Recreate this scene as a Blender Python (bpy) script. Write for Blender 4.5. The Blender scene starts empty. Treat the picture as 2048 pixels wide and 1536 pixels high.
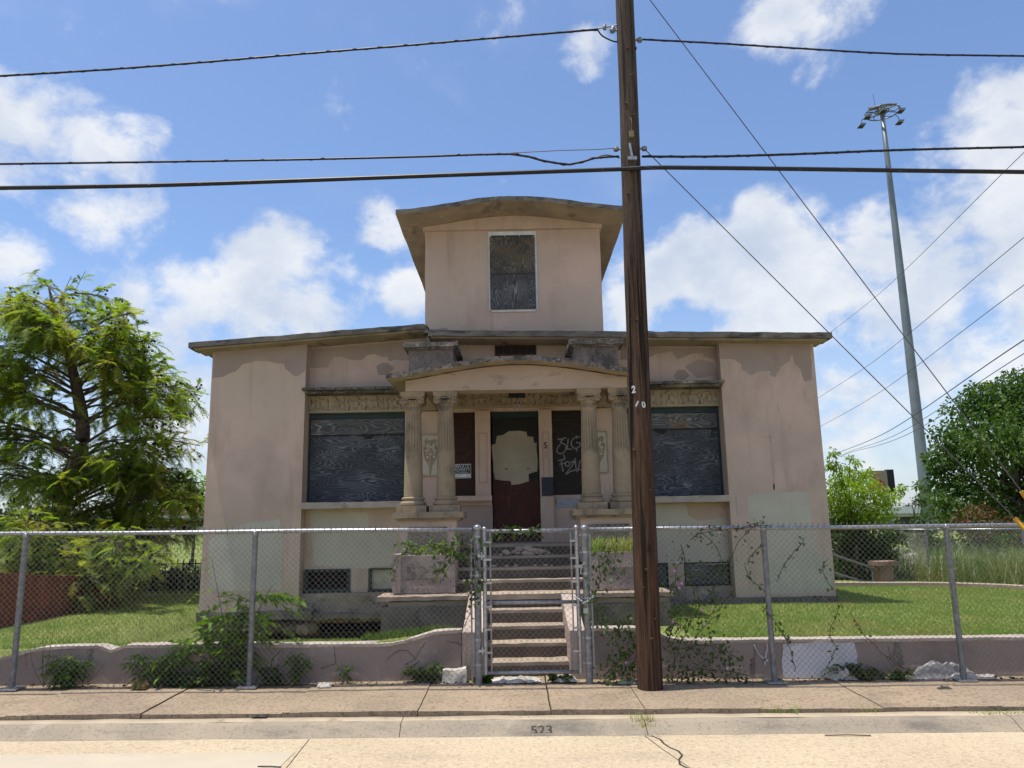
import bpy, bmesh, math, random
import numpy as np
from mathutils import Vector, Matrix, noise
random.seed(7); rng = np.random.default_rng(7)
R = math.radians
sc = bpy.context.scene
col = sc.collection

# ------------------------------------------------------------------ camera, light, exposure
PITCH, ROLL, EYE, FPX = R(10.5), R(1.05), 1.6, 1538.0
fw = Vector((0, math.cos(PITCH), math.sin(PITCH)))
u0 = Vector((0, -math.sin(PITCH), math.cos(PITCH))); r0 = Vector((1, 0, 0))
rt = r0*math.cos(ROLL) - u0*math.sin(ROLL)
up = u0*math.cos(ROLL) + r0*math.sin(ROLL)
cam = bpy.data.objects.new('camera', bpy.data.cameras.new('camera')); col.objects.link(cam)
m3 = Matrix((rt, up, -fw)).transposed()
cam.matrix_world = Matrix.Translation((0, 0, EYE)) @ m3.to_4x4()
cam.data.sensor_width = 36; cam.data.lens = 36*FPX/2048
cam.data.clip_end = 5000; cam.data.clip_start = .05
sc.camera = cam
def P(px, py, Y):
    """point of the vertical plane at distance Y seen at a photograph pixel (used to measure sizes)"""
    d = fw + rt*((px-1024)/FPX) - up*((py-768)/FPX)
    v = d*(Y/d.y); return Vector((v.x, v.y, v.z+EYE))

SUN_DIR = Vector((-.22, -.035, 1)).normalized()           # towards the sun
elev = math.asin(SUN_DIR.z)
sun = bpy.data.objects.new('sun', bpy.data.lights.new('sun', 'SUN')); col.objects.link(sun)
sun.data.energy = 3.1; sun.data.angle = R(.53); sun.data.color = (1, .95, .86)
sun.rotation_euler = SUN_DIR.to_track_quat('Z', 'Y').to_euler(); sun.location = (-10, -2, 40)
sc.view_settings.view_transform = 'Standard'; sc.view_settings.look = 'None'
sc.view_settings.gamma = 1; sc.view_settings.use_curve_mapping = False
sc.view_settings.exposure = 0.9

# ------------------------------------------------------------------ node helpers
class NT:
    def __init__(s, nt): s.t = nt; s.t.nodes.clear()
    def n(s, typ, ins=None, **kw):
        d = s.t.nodes.new(typ)
        for k, v in kw.items(): setattr(d, k, v)
        for k, v in (ins or {}).items(): s.set(d.inputs[k], v)
        return d
    def set(s, sock, v):
        if isinstance(v, bpy.types.Node): v = v.outputs[0]
        if isinstance(v, bpy.types.NodeSocket): s.t.links.new(v, sock)
        else:
            if sock.type == 'RGBA' and len(v) == 3: v = (*v, 1)
            sock.default_value = v
    def math(s, op, a, b=0.0, c=0.0, clamp=False):
        return s.n('ShaderNodeMath', {0: a, 1: b, 2: c}, operation=op, use_clamp=clamp)
    def vm(s, op, a, b=(0, 0, 0)):
        return s.n('ShaderNodeVectorMath', {0: a, 1: b}, operation=op)
    def noise(s, vec, scale=5., detail=4., rough=.55, dist=0.):
        return s.n('ShaderNodeTexNoise', {'Vector': vec, 'Scale': scale, 'Detail': detail, 'Roughness': rough, 'Distortion': dist})
    def rng(s, v, a, b, c=0., d=1., smooth=True):
        return s.n('ShaderNodeMapRange', {'Value': v, 'From Min': a, 'From Max': b, 'To Min': c, 'To Max': d},
                   interpolation_type='SMOOTHSTEP' if smooth else 'LINEAR')
    def mix(s, f, a, b, mode='MIX'):
        d = s.n('ShaderNodeMix', data_type='RGBA', blend_type=mode)
        s.set(d.inputs[0], f); s.set(d.inputs[6], a); s.set(d.inputs[7], b)
        return d.outputs[2]
    def pos(s, sx=1, sy=1, sz=1):
        g = s.n('ShaderNodeNewGeometry')
        return s.vm('MULTIPLY', g.outputs['Position'], (sx, sy, sz))

# ------------------------------------------------------------------ world: clear sky with broken summer cloud
w = bpy.data.worlds.new('World'); sc.world = w; w.use_nodes = True
k = NT(w.node_tree)
sky = k.n('ShaderNodeTexSky', sky_type='NISHITA', sun_disc=False)
sky.sun_elevation = elev; sky.sun_rotation = math.atan2(SUN_DIR.x, SUN_DIR.y)
sky.air_density = 1.0; sky.dust_density = 1.2; sky.ozone_density = 2.0
tc = k.n('ShaderNodeTexCoord')
d = k.vm('NORMALIZE', tc.outputs['Generated'])
sep = k.n('ShaderNodeSeparateXYZ', {0: d})
big = k.noise(k.vm('MULTIPLY', d, (1, 1, 1.7)), 2.6, 3, .5)
fbm = k.noise(k.vm('MULTIPLY', d, (1, 1, 1.35)), 6.0, 9, .57, .25)
fine = k.noise(k.vm('MULTIPLY', d, (1, 1, 1.2)), 17., 6, .6, .4)
BLOBS = [  # px, py, angular radius, strength: where the picture's clouds hang
 (40,250,.10,.92),(150,280,.09,.85),(235,305,.07,.8),(20,300,.09,.8),(250,430,.08,.62),(180,410,.07,.5),(310,460,.05,.45),(10,520,.06,.85),
 (400,600,.09,.8),(520,590,.11,.85),(600,620,.09,.75),(270,600,.07,.6),(330,740,.11,.8),(330,880,.12,.8),(760,430,.05,.5),(830,590,.05,.7),
 (1010,380,.05,.45),(930,390,.03,.4),(1520,475,.07,1.2),(1420,540,.10,1.1),(1600,560,.13,1.1),(1330,560,.08,.95),(1260,620,.09,.85),(1740,500,.09,.95),
 (1850,640,.15,.85),(1900,420,.08,.75),(1990,280,.11,.9),(2050,420,.12,.85),(1950,350,.07,.7),(1590,30,.10,.75),(1680,10,.07,.7),(2060,580,.13,.85),
 (1500,690,.13,.75),(1720,800,.14,.6),(1180,110,.05,.4),(2000,760,.14,.6),(1960,170,.04,.4),(1745,925,.035,.75),(1350,110,.04,.35)]
acc = None
for (px, py, rad, st) in BLOBS:
    c = (P(px, py, 10)-Vector((0, 0, EYE))).normalized()
    ds = k.vm('DISTANCE', d, tuple(c)).outputs['Value']
    b = k.rng(ds, 0, rad*1.35, st, 0)
    acc = b if acc is None else k.math('SMOOTH_MAX', acc, b, .12)
# behind the viewer and overhead the same broken cloud goes on
front = k.rng(sep.outputs['Y'], .55, .75)
gen = k.rng(big, .47, .68, 0, .95)
gen = k.math('MULTIPLY', gen, k.math('SUBTRACT', 1., front))
bias = k.math('MAXIMUM', acc, gen)
vor = k.n('ShaderNodeTexVoronoi', {'Vector': k.vm('ADD', k.vm('MULTIPLY', d, (1, 1, 1.25)), k.vm('MULTIPLY', k.noise(d, 9., 4, .6).outputs['Color'], (.08, .08, .08))), 'Scale': 11., 'Detail': 4., 'Roughness': .55, 'Lacunarity': 2.2}, normalize=True)
billow = k.math('SUBTRACT', 1., vor.outputs['Distance'])
dens = k.math('ADD', bias, k.math('MULTIPLY', k.math('SUBTRACT', fbm, .5), 1.9))
dens = k.math('ADD', dens, k.math('MULTIPLY', k.math('SUBTRACT', billow, .62), .9))
dens = k.math('ADD', dens, k.math('MULTIPLY', k.math('SUBTRACT', fine, .5), .55))
a = k.rng(dens, .39, .82)
a = k.math('MULTIPLY', a, .93)
wisp = k.math('MULTIPLY', k.rng(fbm, .52, .8), k.rng(big, .4, .7, 0, .30))
a = k.math('MAXIMUM', a, wisp)
hz = k.rng(sep.outputs['Z'], 0., .34, .50, 0.)
a = k.math('MAXIMUM', a, k.math('MULTIPLY', hz, k.rng(sep.outputs['Z'], -.05, .02)))
shade = k.rng(k.noise(k.vm('ADD', k.vm('MULTIPLY', d, (1, 1, 1.3)), (.0, .0, .06)), 8., 6, .55), .35, .68)
shade = k.math('ADD', k.math('MULTIPLY', shade, .65), k.rng(billow, .75, .40, 0, .5), clamp=True)
shade = k.math('ADD', shade, k.math('MULTIPLY', k.rng(dens, .75, 1.35), .35), clamp=True)
ccol = k.mix(shade, (5.3, 5.4, 5.5), (3.2, 3.65, 4.5))
skyc = k.mix(1., sky.outputs[0], (.86, .94, 1.06), 'MULTIPLY')
mixed = k.mix(a, skyc, ccol)
bg = k.n('ShaderNodeBackground', {'Color': mixed, 'Strength': .095})
k.n('ShaderNodeOutputWorld', {'Surface': bg})

# ------------------------------------------------------------------ materials
def wm(name, c1, c2=None, scale=1.2, rough=.85, stains=(), speck=None, bump=(60, .15), bump2=None, spec=.25, metal=0., lo=.35, hi=.65):
    """weathered surface: two tones, stains [(colour, scale, lo, hi, amount, stretch)], speckle, relief"""
    m = bpy.data.materials.new(name); m.use_nodes = True; t = NT(m.node_tree)
    p = t.pos(); c = c1
    if c2: c = t.mix(t.rng(t.noise(p, scale, 5, .6), lo, hi), c1, c2)
    for i, (sc_, s, l, h, am, st) in enumerate(stains):
        q = t.vm('ADD', t.pos(*st), (i*3.7+1, i*1.3, i*2.1))
        c = t.mix(t.rng(t.noise(q, s, 6, .62), l, h, 0, am), c, sc_)
    if speck:
        for (sc_, s, l, h, am) in speck:
            c = t.mix(t.rng(t.noise(p, s, 3, .7), l, h, 0, am), c, sc_)
    b = t.n('ShaderNodeBump', {'Height': t.noise(p, bump[0], 5, .65), 'Strength': bump[1], 'Distance': .02})
    if bump2:
        b = t.n('ShaderNodeBump', {'Height': t.noise(p, bump2[0], 4, .6), 'Strength': bump2[1], 'Distance': .05, 'Normal': b})
    bs = t.n('ShaderNodeBsdfPrincipled', {'Base Color': c, 'Roughness': rough, 'Specular IOR Level': spec, 'Metallic': metal, 'Normal': b})
    t.n('ShaderNodeOutputMaterial', {'Surface': bs}); return m

def plywood(name, dark, light, horiz=True, lines=34., patch=None, gloss=.7):
    """rotary-cut plywood: contour-like raised grain"""
    m = bpy.data.materials.new(name); m.use_nodes = True; t = NT(m.node_tree)
    p = t.pos(.75, 1, 4.2) if horiz else t.pos(4.6, 1, .75)
    base = t.noise(p, 1.15, 2.2, .45, .25)
    wv = t.math('SINE', t.math('MULTIPLY', base, lines*6.28*1.05))
    fineg = t.noise(t.pos(3, 3, 60) if horiz else t.pos(60, 3, 3), 3., 4, .7)
    g = t.math('ADD', t.rng(wv, -.1, 1.15, 0, .78), t.math('MULTIPLY', t.math('SUBTRACT', fineg, .42), 1.5), clamp=True)
    blot = t.rng(t.noise(t.pos(1, 1, 1.6), 1.8, 4, .6), .38, .66)
    g = t.math('MULTIPLY', g, t.rng(blot, 0, 1, .35, 1.))
    c = t.mix(g, dark, light)
    if patch:
        c = t.mix(t.rng(t.noise(t.pos(1.2, 1, 2), 1.3, 4, .6), .48, .68, 0, .8), c, patch)
    b = t.n('ShaderNodeBump', {'Height': g, 'Strength': .35, 'Distance': .01})
    bs = t.n('ShaderNodeBsdfPrincipled', {'Base Color': c, 'Roughness': gloss, 'Specular IOR Level': .25, 'Normal': b})
    t.n('ShaderNodeOutputMaterial', {'Surface': bs}); return m

def leafmat(name, c1, c2, c3=None, trans=.4, big=.9, fine=14.):
    m = bpy.data.materials.new(name); m.use_nodes = True; t = NT(m.node_tree)
    p = t.pos()
    c = t.mix(t.rng(t.noise(p, fine, 2, .5), .33, .67), c1, c2)
    if c3: c = t.mix(t.rng(t.noise(p, big, 3, .6), .48, .66, 0, .85), c, c3)
    d1 = t.n('ShaderNodeBsdfPrincipled', {'Base Color': c, 'Roughness': .5, 'Specular IOR Level': .3})
    d2 = t.n('ShaderNodeBsdfTranslucent', {'Color': t.mix(1., c, (1.25, 1.35, .55), 'MULTIPLY')})
    mx = t.n('ShaderNodeMixShader', {0: trans, 1: d1, 2: d2})
    t.n('ShaderNodeOutputMaterial', {'Surface': mx}); return m

def flat(name, c, rough=.6, metal=0., spec=.3, var=.12):
    c2 = tuple(x*(1-var*2) for x in c)
    return wm(name, c, c2, 9, rough, bump=(90, .05), spec=spec, metal=metal)

X = {}
PINK = (.55, .402, .34)
X['stucco'] = wm('pink stucco', PINK, (.44, .335, .28), .8, .9,
    stains=[((.47, .385, .305), .6, .45, .68, .75, (1, 1, .8)), ((.39, .285, .23), 1.5, .48, .62, .55, (1, 1, .5)), ((.30, .23, .19), 2.6, .54, .76, .55, (1.8, 1, .16)), ((.20, .165, .145), 4., .66, .76, .55, (1.5, 1, .18)), ((.27, .21, .17), 22., .68, .74, .6, (1, 1, 1))],
    bump=(110, .14), bump2=(3, .05))
X['mauve'] = wm('mauve grey patch paint', (.30, .235, .205), (.335, .262, .23), 1.6, .9, bump=(110, .14), stains=[((.17, .14, .13), 3, .55, .75, .6, (1, 1, .5))])
X['greige'] = wm('pale greige patch paint', (.485, .437, .372), (.43, .388, .33), 1.5, .9, bump=(110, .14), stains=[((.50, .38, .29), 1.4, .6, .72, .4, (1, 1, 1)), ((.35, .33, .26), 3., .56, .74, .5, (1.6, 1, .3))])
X['cream'] = wm('cream patch paint', (.36, .325, .25), (.32, .28, .215), 2.5, .8, bump=(60, .1))
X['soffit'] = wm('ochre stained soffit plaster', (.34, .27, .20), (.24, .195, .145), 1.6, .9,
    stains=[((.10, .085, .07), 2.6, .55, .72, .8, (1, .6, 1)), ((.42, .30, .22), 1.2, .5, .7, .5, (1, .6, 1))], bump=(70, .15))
X['lichen'] = wm('blackened lichen concrete', (.10, .09, .08), (.22, .19, .165), 3., .95,
    stains=[((.05, .047, .045), 5., .45, .62, .9, (1, 1, 1)), ((.36, .29, .24), 2.2, .56, .7, .7, (1, 1, 1))],
    speck=[((.50, .49, .45), 45, .60, .68, .8), ((.025, .025, .025), 26, .54, .64, .9)], bump=(45, .5), bump2=(12, .4))
X['fascia'] = wm('weathered cornice concrete', (.17, .15, .13), (.11, .10, .09), 2.2, .95,
    stains=[((.04, .038, .036), 4., .5, .66, .9, (.6, 1, 1.5)), ((.36, .30, .25), 2.6, .58, .70, .75, (1, 1, 1))],
    speck=[((.5, .48, .44), 70, .64, .72, .6)], bump=(50, .4), bump2=(9, .3))
X['castone'] = wm('tan cast stone', (.315, .245, .165), (.25, .195, .135), 2.5, .92,
    stains=[((.10, .088, .07), 3.2, .52, .68, .75, (1, 1, .5))], speck=[((.10, .085, .065), 55, .58, .70, .6)], bump=(70, .4))
X['friezestone'] = wm('tan frieze plaster', (.36, .295, .215), (.30, .245, .175), 2.5, .92,
    stains=[((.15, .12, .08), 4.5, .55, .75, .55, (1, 1, 1))], bump=(60, .25))
X['speckle'] = wm('rough speckled aggregate render', (.31, .25, .22), (.23, .19, .17), 3, .95,
    stains=[((.40, .31, .27), 1.8, .5, .66, .6, (1, 1, 1)), ((.08, .075, .07), 3.2, .56, .72, .7, (1, 1, 1))],
    speck=[((.06, .055, .05), 48, .56, .66, .85), ((.5, .46, .42), 75, .64, .72, .6)], bump=(55, .6))
X['speckle_dark'] = wm('dark lichened aggregate render', (.20, .165, .15), (.14, .12, .11), 3, .95,
    stains=[((.30, .235, .205), 2.2, .54, .68, .7, (1, 1, 1)), ((.05, .047, .045), 3.2, .52, .68, .8, (1, 1, .6))],
    speck=[((.045, .042, .04), 40, .54, .64, .85), ((.45, .42, .38), 60, .64, .72, .6)], bump=(50, .6))
X['aggregate'] = wm('pebbledash panel', (.22, .19, .14), (.34, .29, .21), 30, .95, speck=[((.05, .045, .04), 55, .5, .6, .9), ((.5, .45, .36), 70, .62, .7, .7)], bump=(50, .8))
X['retain'] = wm('mauve painted retaining wall', (.285, .225, .20), (.33, .26, .225), 1.0, .92,
    stains=[((.17, .135, .12), 1.6, .50, .70, .75, (.8, 1, .6)), ((.40, .34, .31), 3.0, .58, .70, .6, (1, 1, 1)), ((.10, .085, .075), 5., .62, .72, .75, (1.4, 1, .3))], bump=(60, .25), bump2=(6, .2))
X['coping'] = wm('pale coping concrete', (.44, .37, .32), (.34, .29, .25), 4, .92, stains=[((.16, .14, .12), 6, .58, .72, .7, (1, 1, 1))], bump=(50, .4))
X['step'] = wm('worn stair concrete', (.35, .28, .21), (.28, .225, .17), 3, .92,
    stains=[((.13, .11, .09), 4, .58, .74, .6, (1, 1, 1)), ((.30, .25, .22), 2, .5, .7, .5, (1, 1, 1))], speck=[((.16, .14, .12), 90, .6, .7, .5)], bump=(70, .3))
X['mossy'] = wm('dark damp concrete', (.13, .115, .10), (.20, .175, .15), 4, .95, stains=[((.05, .05, .045), 3, .5, .7, .8, (1, 1, .5)), ((.30, .27, .24), 5, .6, .72, .7, (1, 1, 1))], bump=(40, .6), bump2=(10, .5))
X['plinth'] = wm('dirty plinth concrete', (.33, .27, .22), (.24, .20, .17), 3, .95,
    stains=[((.10, .09, .08), 3.4, .5, .66, .85, (1, 1, 1.6)), ((.50, .43, .36), 5, .6, .7, .5, (1, 1, 1))], bump=(45, .5), bump2=(10, .4))
X['ledge'] = wm('brown stair ledge', (.33, .25, .195), (.22, .17, .135), 3, .95, stains=[((.09, .075, .06), 4, .54, .70, .7, (1, 1, 1))], bump=(50, .4))
X['mossier'] = wm('dark weathered block concrete', (.20, .17, .14), (.13, .11, .095), 2.2, .95, stains=[((.07, .06, .055), 3, .5, .68, .8, (1, 1, .6)), ((.33, .28, .23), 4, .6, .72, .6, (1, 1, 1))], bump=(45, .5), bump2=(10, .4))
X['void'] = flat('dark soil and painted void', (.012, .011, .010), .95)  # near-black soil, with the darkness inside the openings put into the colour
X['beam'] = wm('stained yellow timber', (.23, .15, .055), (.10, .07, .035), 4, .85, bump=(50, .4))
X['rubble'] = wm('broken buff stone', (.30, .235, .16), (.20, .16, .115), 5, .95, bump=(35, .6))
X['ply_blue'] = plywood('blue black weathered plywood', (.032, .035, .043), (.20, .21, .235), True, 30)
X['ply_top'] = plywood('grey washed plywood strip', (.055, .056, .06), (.31, .315, .31), True, 22, (.16, .105, .05))
X['ply_vert'] = plywood('grey black vertical plywood', (.035, .036, .04), (.23, .232, .24), False, 30)
X['ply_vert_brown'] = plywood('brown grey vertical plywood', (.038, .035, .032), (.22, .20, .165), False, 26, (.11, .08, .05))
X['ply_red'] = plywood('dark red brown plywood', (.036, .011, .008), (.125, .034, .020), False, 24, None, .55)
X['ply_red_side'] = plywood('red brown plywood side panel', (.026, .011, .008), (.085, .034, .022), True, 24, None, .6)
X['ply_black'] = plywood('black brown plywood panel', (.012, .009, .008), (.050, .030, .024), True, 16, None, .5)
X['ply_grey'] = plywood('grey bare plywood', (.05, .05, .05), (.26, .255, .25), True, 22)
X['teal'] = flat('dark teal paint', (.018, .038, .042), .55)
X['green_frame'] = flat('dark green frame paint', (.022, .045, .042), .55)
X['white'] = wm('old white paint', (.62, .64, .66), (.5, .52, .54), 6, .7, bump=(60, .1))
X['rustgrille'] = wm('rusty iron', (.11, .045, .022), (.05, .022, .014), 18, .85, bump=(60, .3))
X['black'] = flat('matt black', (.012, .012, .013), .6)
X['navy'] = flat('dark navy panel', (.016, .022, .036), .4)
X['bluegrey'] = flat('pale blue grey paint', (.30, .32, .36), .75)
X['pedcol'] = wm('pale stair cheek plaster', (.42, .335, .28), (.33, .265, .225), 4, .9, stains=[((.2, .17, .15), 6, .6, .72, .6, (1, 1, 1))], bump=(60, .25))
X['ring'] = flat('dark ring steel', (.10, .105, .11), .5, .3)
X['galv'] = wm('galvanised steel', (.40, .41, .43), (.27, .28, .295), 26, .42, bump=(80, .06), spec=.5, metal=.75)
X['galvdull'] = wm('dull galvanised steel', (.26, .265, .275), (.17, .175, .18), 22, .55, stains=[((.10, .075, .055), 12, .62, .74, .5, (1, 1, .5))], bump=(80, .06), spec=.5, metal=.5)
X['wire'] = flat('galvanised wire', (.27, .265, .26), .5, .45, .5)
X['cable'] = flat('black cable sheath', (.012, .012, .014), .45)
X['cablegrey'] = flat('grey cable sheath', (.12, .12, .12), .5)
X['steelstrand'] = flat('grey steel strand', (.10, .10, .105), .5, .3)
X['yellow'] = flat('yellow guard plastic', (.62, .33, .012), .5)
X['mast'] = wm('galvanised mast', (.19, .21, .235), (.14, .16, .18), .4, .5, bump=(30, .02), metal=.3, spec=.5)
X['paper'] = wm('dirty white paper', (.52, .49, .43), (.34, .31, .27), 14, .85, bump=(30, .3))
X['board_pale'] = wm('pale painted board', (.47, .44, .36), (.36, .33, .27), 4, .85, bump=(50, .2))
X['spray'] = flat('white spray paint', (.21, .205, .205), .7)
X['signwhite'] = flat('sign white', (.62, .66, .70), .5)
X['signblack'] = flat('sign black', (.015, .017, .02), .5)
X['numdark'] = flat('dark number', (.03, .035, .035), .5)
X['numghost'] = flat('pale number ghost', (.52, .44, .40), .7)
X['alu'] = flat('aluminium number', (.60, .60, .58), .4, .6, .5)
X['whitepatch'] = wm('white lavender patch paint', (.56, .56, .60), (.48, .48, .52), 1.5, .85, bump=(60, .2))
X['rust_board'] = wm('rust red fence board', (.24, .068, .034), (.15, .045, .025), 5, .85, stains=[((.035, .016, .012), 3, .55, .75, .7, (1, 1, .3))], bump=(50, .4))
X['bark'] = wm('grey brown bark', (.065, .048, .036), (.13, .10, .08), 12, .95, bump=(24, .8))
X['stem'] = flat('green brown stem', (.09, .10, .04), .8)
X['twig'] = flat('dry twig', (.075, .062, .05), .9)
X['rustedge'] = wm('red brown stone', (.30, .19, .15), (.22, .14, .11), 6, .9, bump=(50, .4))
X['roofred'] = flat('red roof shingle', (.16, .07, .055), .9)
X['concrete'] = wm('pale concrete', (.42, .42, .40), (.36, .36, .34), 1, .9, bump=(30, .1))
X['darkgreenmass'] = leafmat('far foliage', (.030, .048, .022), (.050, .075, .035), None, .2, .3, 1.2)
X['cypress'] = leafmat('cypress needles', (.16, .225, .034), (.21, .27, .046), (.35, .31, .052), .58, .75, 9)
X['cone'] = flat('dark cones', (.035, .030, .02), .9)
X['maple'] = leafmat('broad green leaves', (.038, .085, .016), (.070, .125, .024), (.11, .17, .030), .4, .6, 5)
X['limebush'] = leafmat('lime green leaves', (.20, .30, .030), (.28, .38, .040), (.10, .19, .025), .5, .8, 8)
X['weed'] = leafmat('weed leaves', (.065, .125, .020), (.105, .175, .030), (.16, .21, .03), .4, 2.5, 20)
X['sapling'] = leafmat('sapling leaves', (.105, .19, .025), (.16, .25, .036), (.075, .14, .022), .45, 3., 12)
X['vineleaf'] = leafmat('vine leaves', (.040, .085, .016), (.075, .125, .026), (.11, .13, .03), .4, 2.0, 20)
X['brownleaf'] = leafmat('dry brown leaves', (.16, .070, .022), (.09, .05, .02), (.06, .07, .02), .3, 2, 10)
X['grass'] = leafmat('lawn blades', (.19, .28, .050), (.24, .32, .066), (.34, .32, .11), .35, .8, 6)
X['tallgrass'] = leafmat('tall rough grass', (.095, .15, .034), (.15, .20, .055), (.20, .20, .08), .35, .8, 5)
X['flower'] = flat('pink flower', (.46, .27, .42), .7)
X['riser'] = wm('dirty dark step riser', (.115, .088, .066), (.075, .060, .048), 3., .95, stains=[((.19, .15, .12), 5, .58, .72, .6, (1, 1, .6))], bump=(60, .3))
def polewood():
    m = bpy.data.materials.new('creosoted pole timber'); m.use_nodes = True; t = NT(m.node_tree)
    g = t.noise(t.pos(30, 30, 1.1), 1.6, 8, .72, .3)
    c = t.mix(t.rng(g, .30, .68), (.020, .011, .007), (.105, .058, .034))
    up_ = t.rng(t.n('ShaderNodeSeparateXYZ', {0: t.pos()}).outputs[2], 1.5, 7.)
    grey = t.mix(t.rng(g, .30, .7), (.026, .019, .015), (.10, .075, .058))
    c = t.mix(up_, c, grey)                                     # bleached higher up
    crack = t.rng(t.noise(t.pos(15, 15, .30), 1.4, 3, .5), .58, .63)
    c = t.mix(t.math('MULTIPLY', crack, .85), c, (.008, .006, .005))
    kn = t.n('ShaderNodeTexVoronoi', {'Vector': t.pos(3.2, 3.2, 1.7), 'Scale': 1.0})
    c = t.mix(t.rng(kn.outputs[0], .05, .16, .85, 0), c, (.012, .009, .007))
    c = t.mix(t.rng(t.noise(t.pos(), 60, 2, .5), .68, .76, 0, .5), c, (.30, .25, .20))
    h = t.math('SUBTRACT', g, t.math('MULTIPLY', crack, .8))
    b = t.n('ShaderNodeBump', {'Height': h, 'Strength': .8, 'Distance': .02})
    bs = t.n('ShaderNodeBsdfPrincipled', {'Base Color': c, 'Roughness': .85, 'Specular IOR Level': .2, 'Normal': b})
    t.n('ShaderNodeOutputMaterial', {'Surface': bs}); return m
X['pole'] = polewood()
X['street'] = wm('sunbleached road concrete', (.49, .39, .268), (.44, .35, .238), .8, .95,
    stains=[((.33, .27, .19), 1.6, .52, .72, .6, (.5, 1, 1)), ((.50, .40, .27), 3., .55, .7, .5, (1, 1, 1)), ((.24, .20, .16), 6., .64, .74, .5, (.6, 1.5, 1))],
    speck=[((.26, .20, .135), 26, .50, .66, .55), ((.62, .53, .40), 34, .56, .66, .6), ((.15, .115, .08), 60, .60, .68, .7)], bump=(120, .35), bump2=(30, .2))
X['slabnew'] = wm('greyer road concrete', (.46, .395, .30), (.42, .36, .275), 1.0, .95, stains=[((.34, .30, .24), 2, .55, .72, .5, (.5, 1, 1))],
    speck=[((.22, .19, .15), 120, .60, .7, .5)], bump=(130, .25))
X['sidewalk'] = wm('brown sidewalk concrete', (.315, .24, .165), (.255, .195, .138), 1.1, .95,
    stains=[((.14, .105, .075), 2.2, .52, .72, .6, (.7, 1, 1)), ((.36, .28, .19), 3, .56, .7, .6, (1, 1, 1))],
    speck=[((.11, .082, .056), 30, .50, .64, .65), ((.42, .33, .22), 40, .58, .66, .65), ((.07, .055, .04), 75, .60, .68, .6)], bump=(110, .4))
X['kerb'] = wm('grey kerb concrete', (.31, .255, .185), (.25, .21, .16), 1.3, .95,
    stains=[((.11, .10, .088), 2.0, .50, .70, .75, (.5, 1, 2.5)), ((.38, .32, .25), 3, .56, .72, .5, (1, 1, 1))],
    speck=[((.13, .11, .09), 34, .52, .66, .5), ((.42, .36, .27), 45, .6, .68, .5)], bump=(100, .35))
X['kerbtop'] = wm('pale kerb edge', (.45, .365, .26), (.36, .29, .21), 2.2, .95, stains=[((.16, .13, .10), 4, .56, .72, .6, (1, 1, 1))], bump=(90, .35))
X['crack'] = flat('crack dirt', (.050, .040, .028), .95)
X['stencil'] = flat('faded stencil paint', (.205, .175, .14), .9)
X['soil'] = wm('turf and soil', (.145, .185, .042), (.19, .215, .062), 1.2, .95, stains=[((.16, .135, .06), 2.5, .56, .74, .6, (1, 1, 1)), ((.030, .045, .014), 8, .55, .7, .6, (1, 1, 1))], bump=(60, .8))
X['gravel'] = wm('pale gravel', (.42, .39, .33), (.28, .26, .22), 8, .95, speck=[((.10, .09, .08), 30, .5, .6, .7)], bump=(30, .8))
def plastic():
    m = bpy.data.materials.new('translucent plastic sheet'); m.use_nodes = True; t = NT(m.node_tree)
    c = t.mix(t.rng(t.noise(t.pos(), 16, 4, .6), .4, .65), (.55, .53, .50), (.32, .30, .27))
    bs = t.n('ShaderNodeBsdfPrincipled', {'Base Color': c, 'Roughness': .3, 'Specular IOR Level': .6})
    tr = t.n('ShaderNodeBsdfTransparent', {})
    mx = t.n('ShaderNodeMixShader', {0: .38, 1: bs, 2: tr})
    t.n('ShaderNodeOutputMaterial', {'Surface': mx}); return m
X['plastic'] = plastic()

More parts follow.
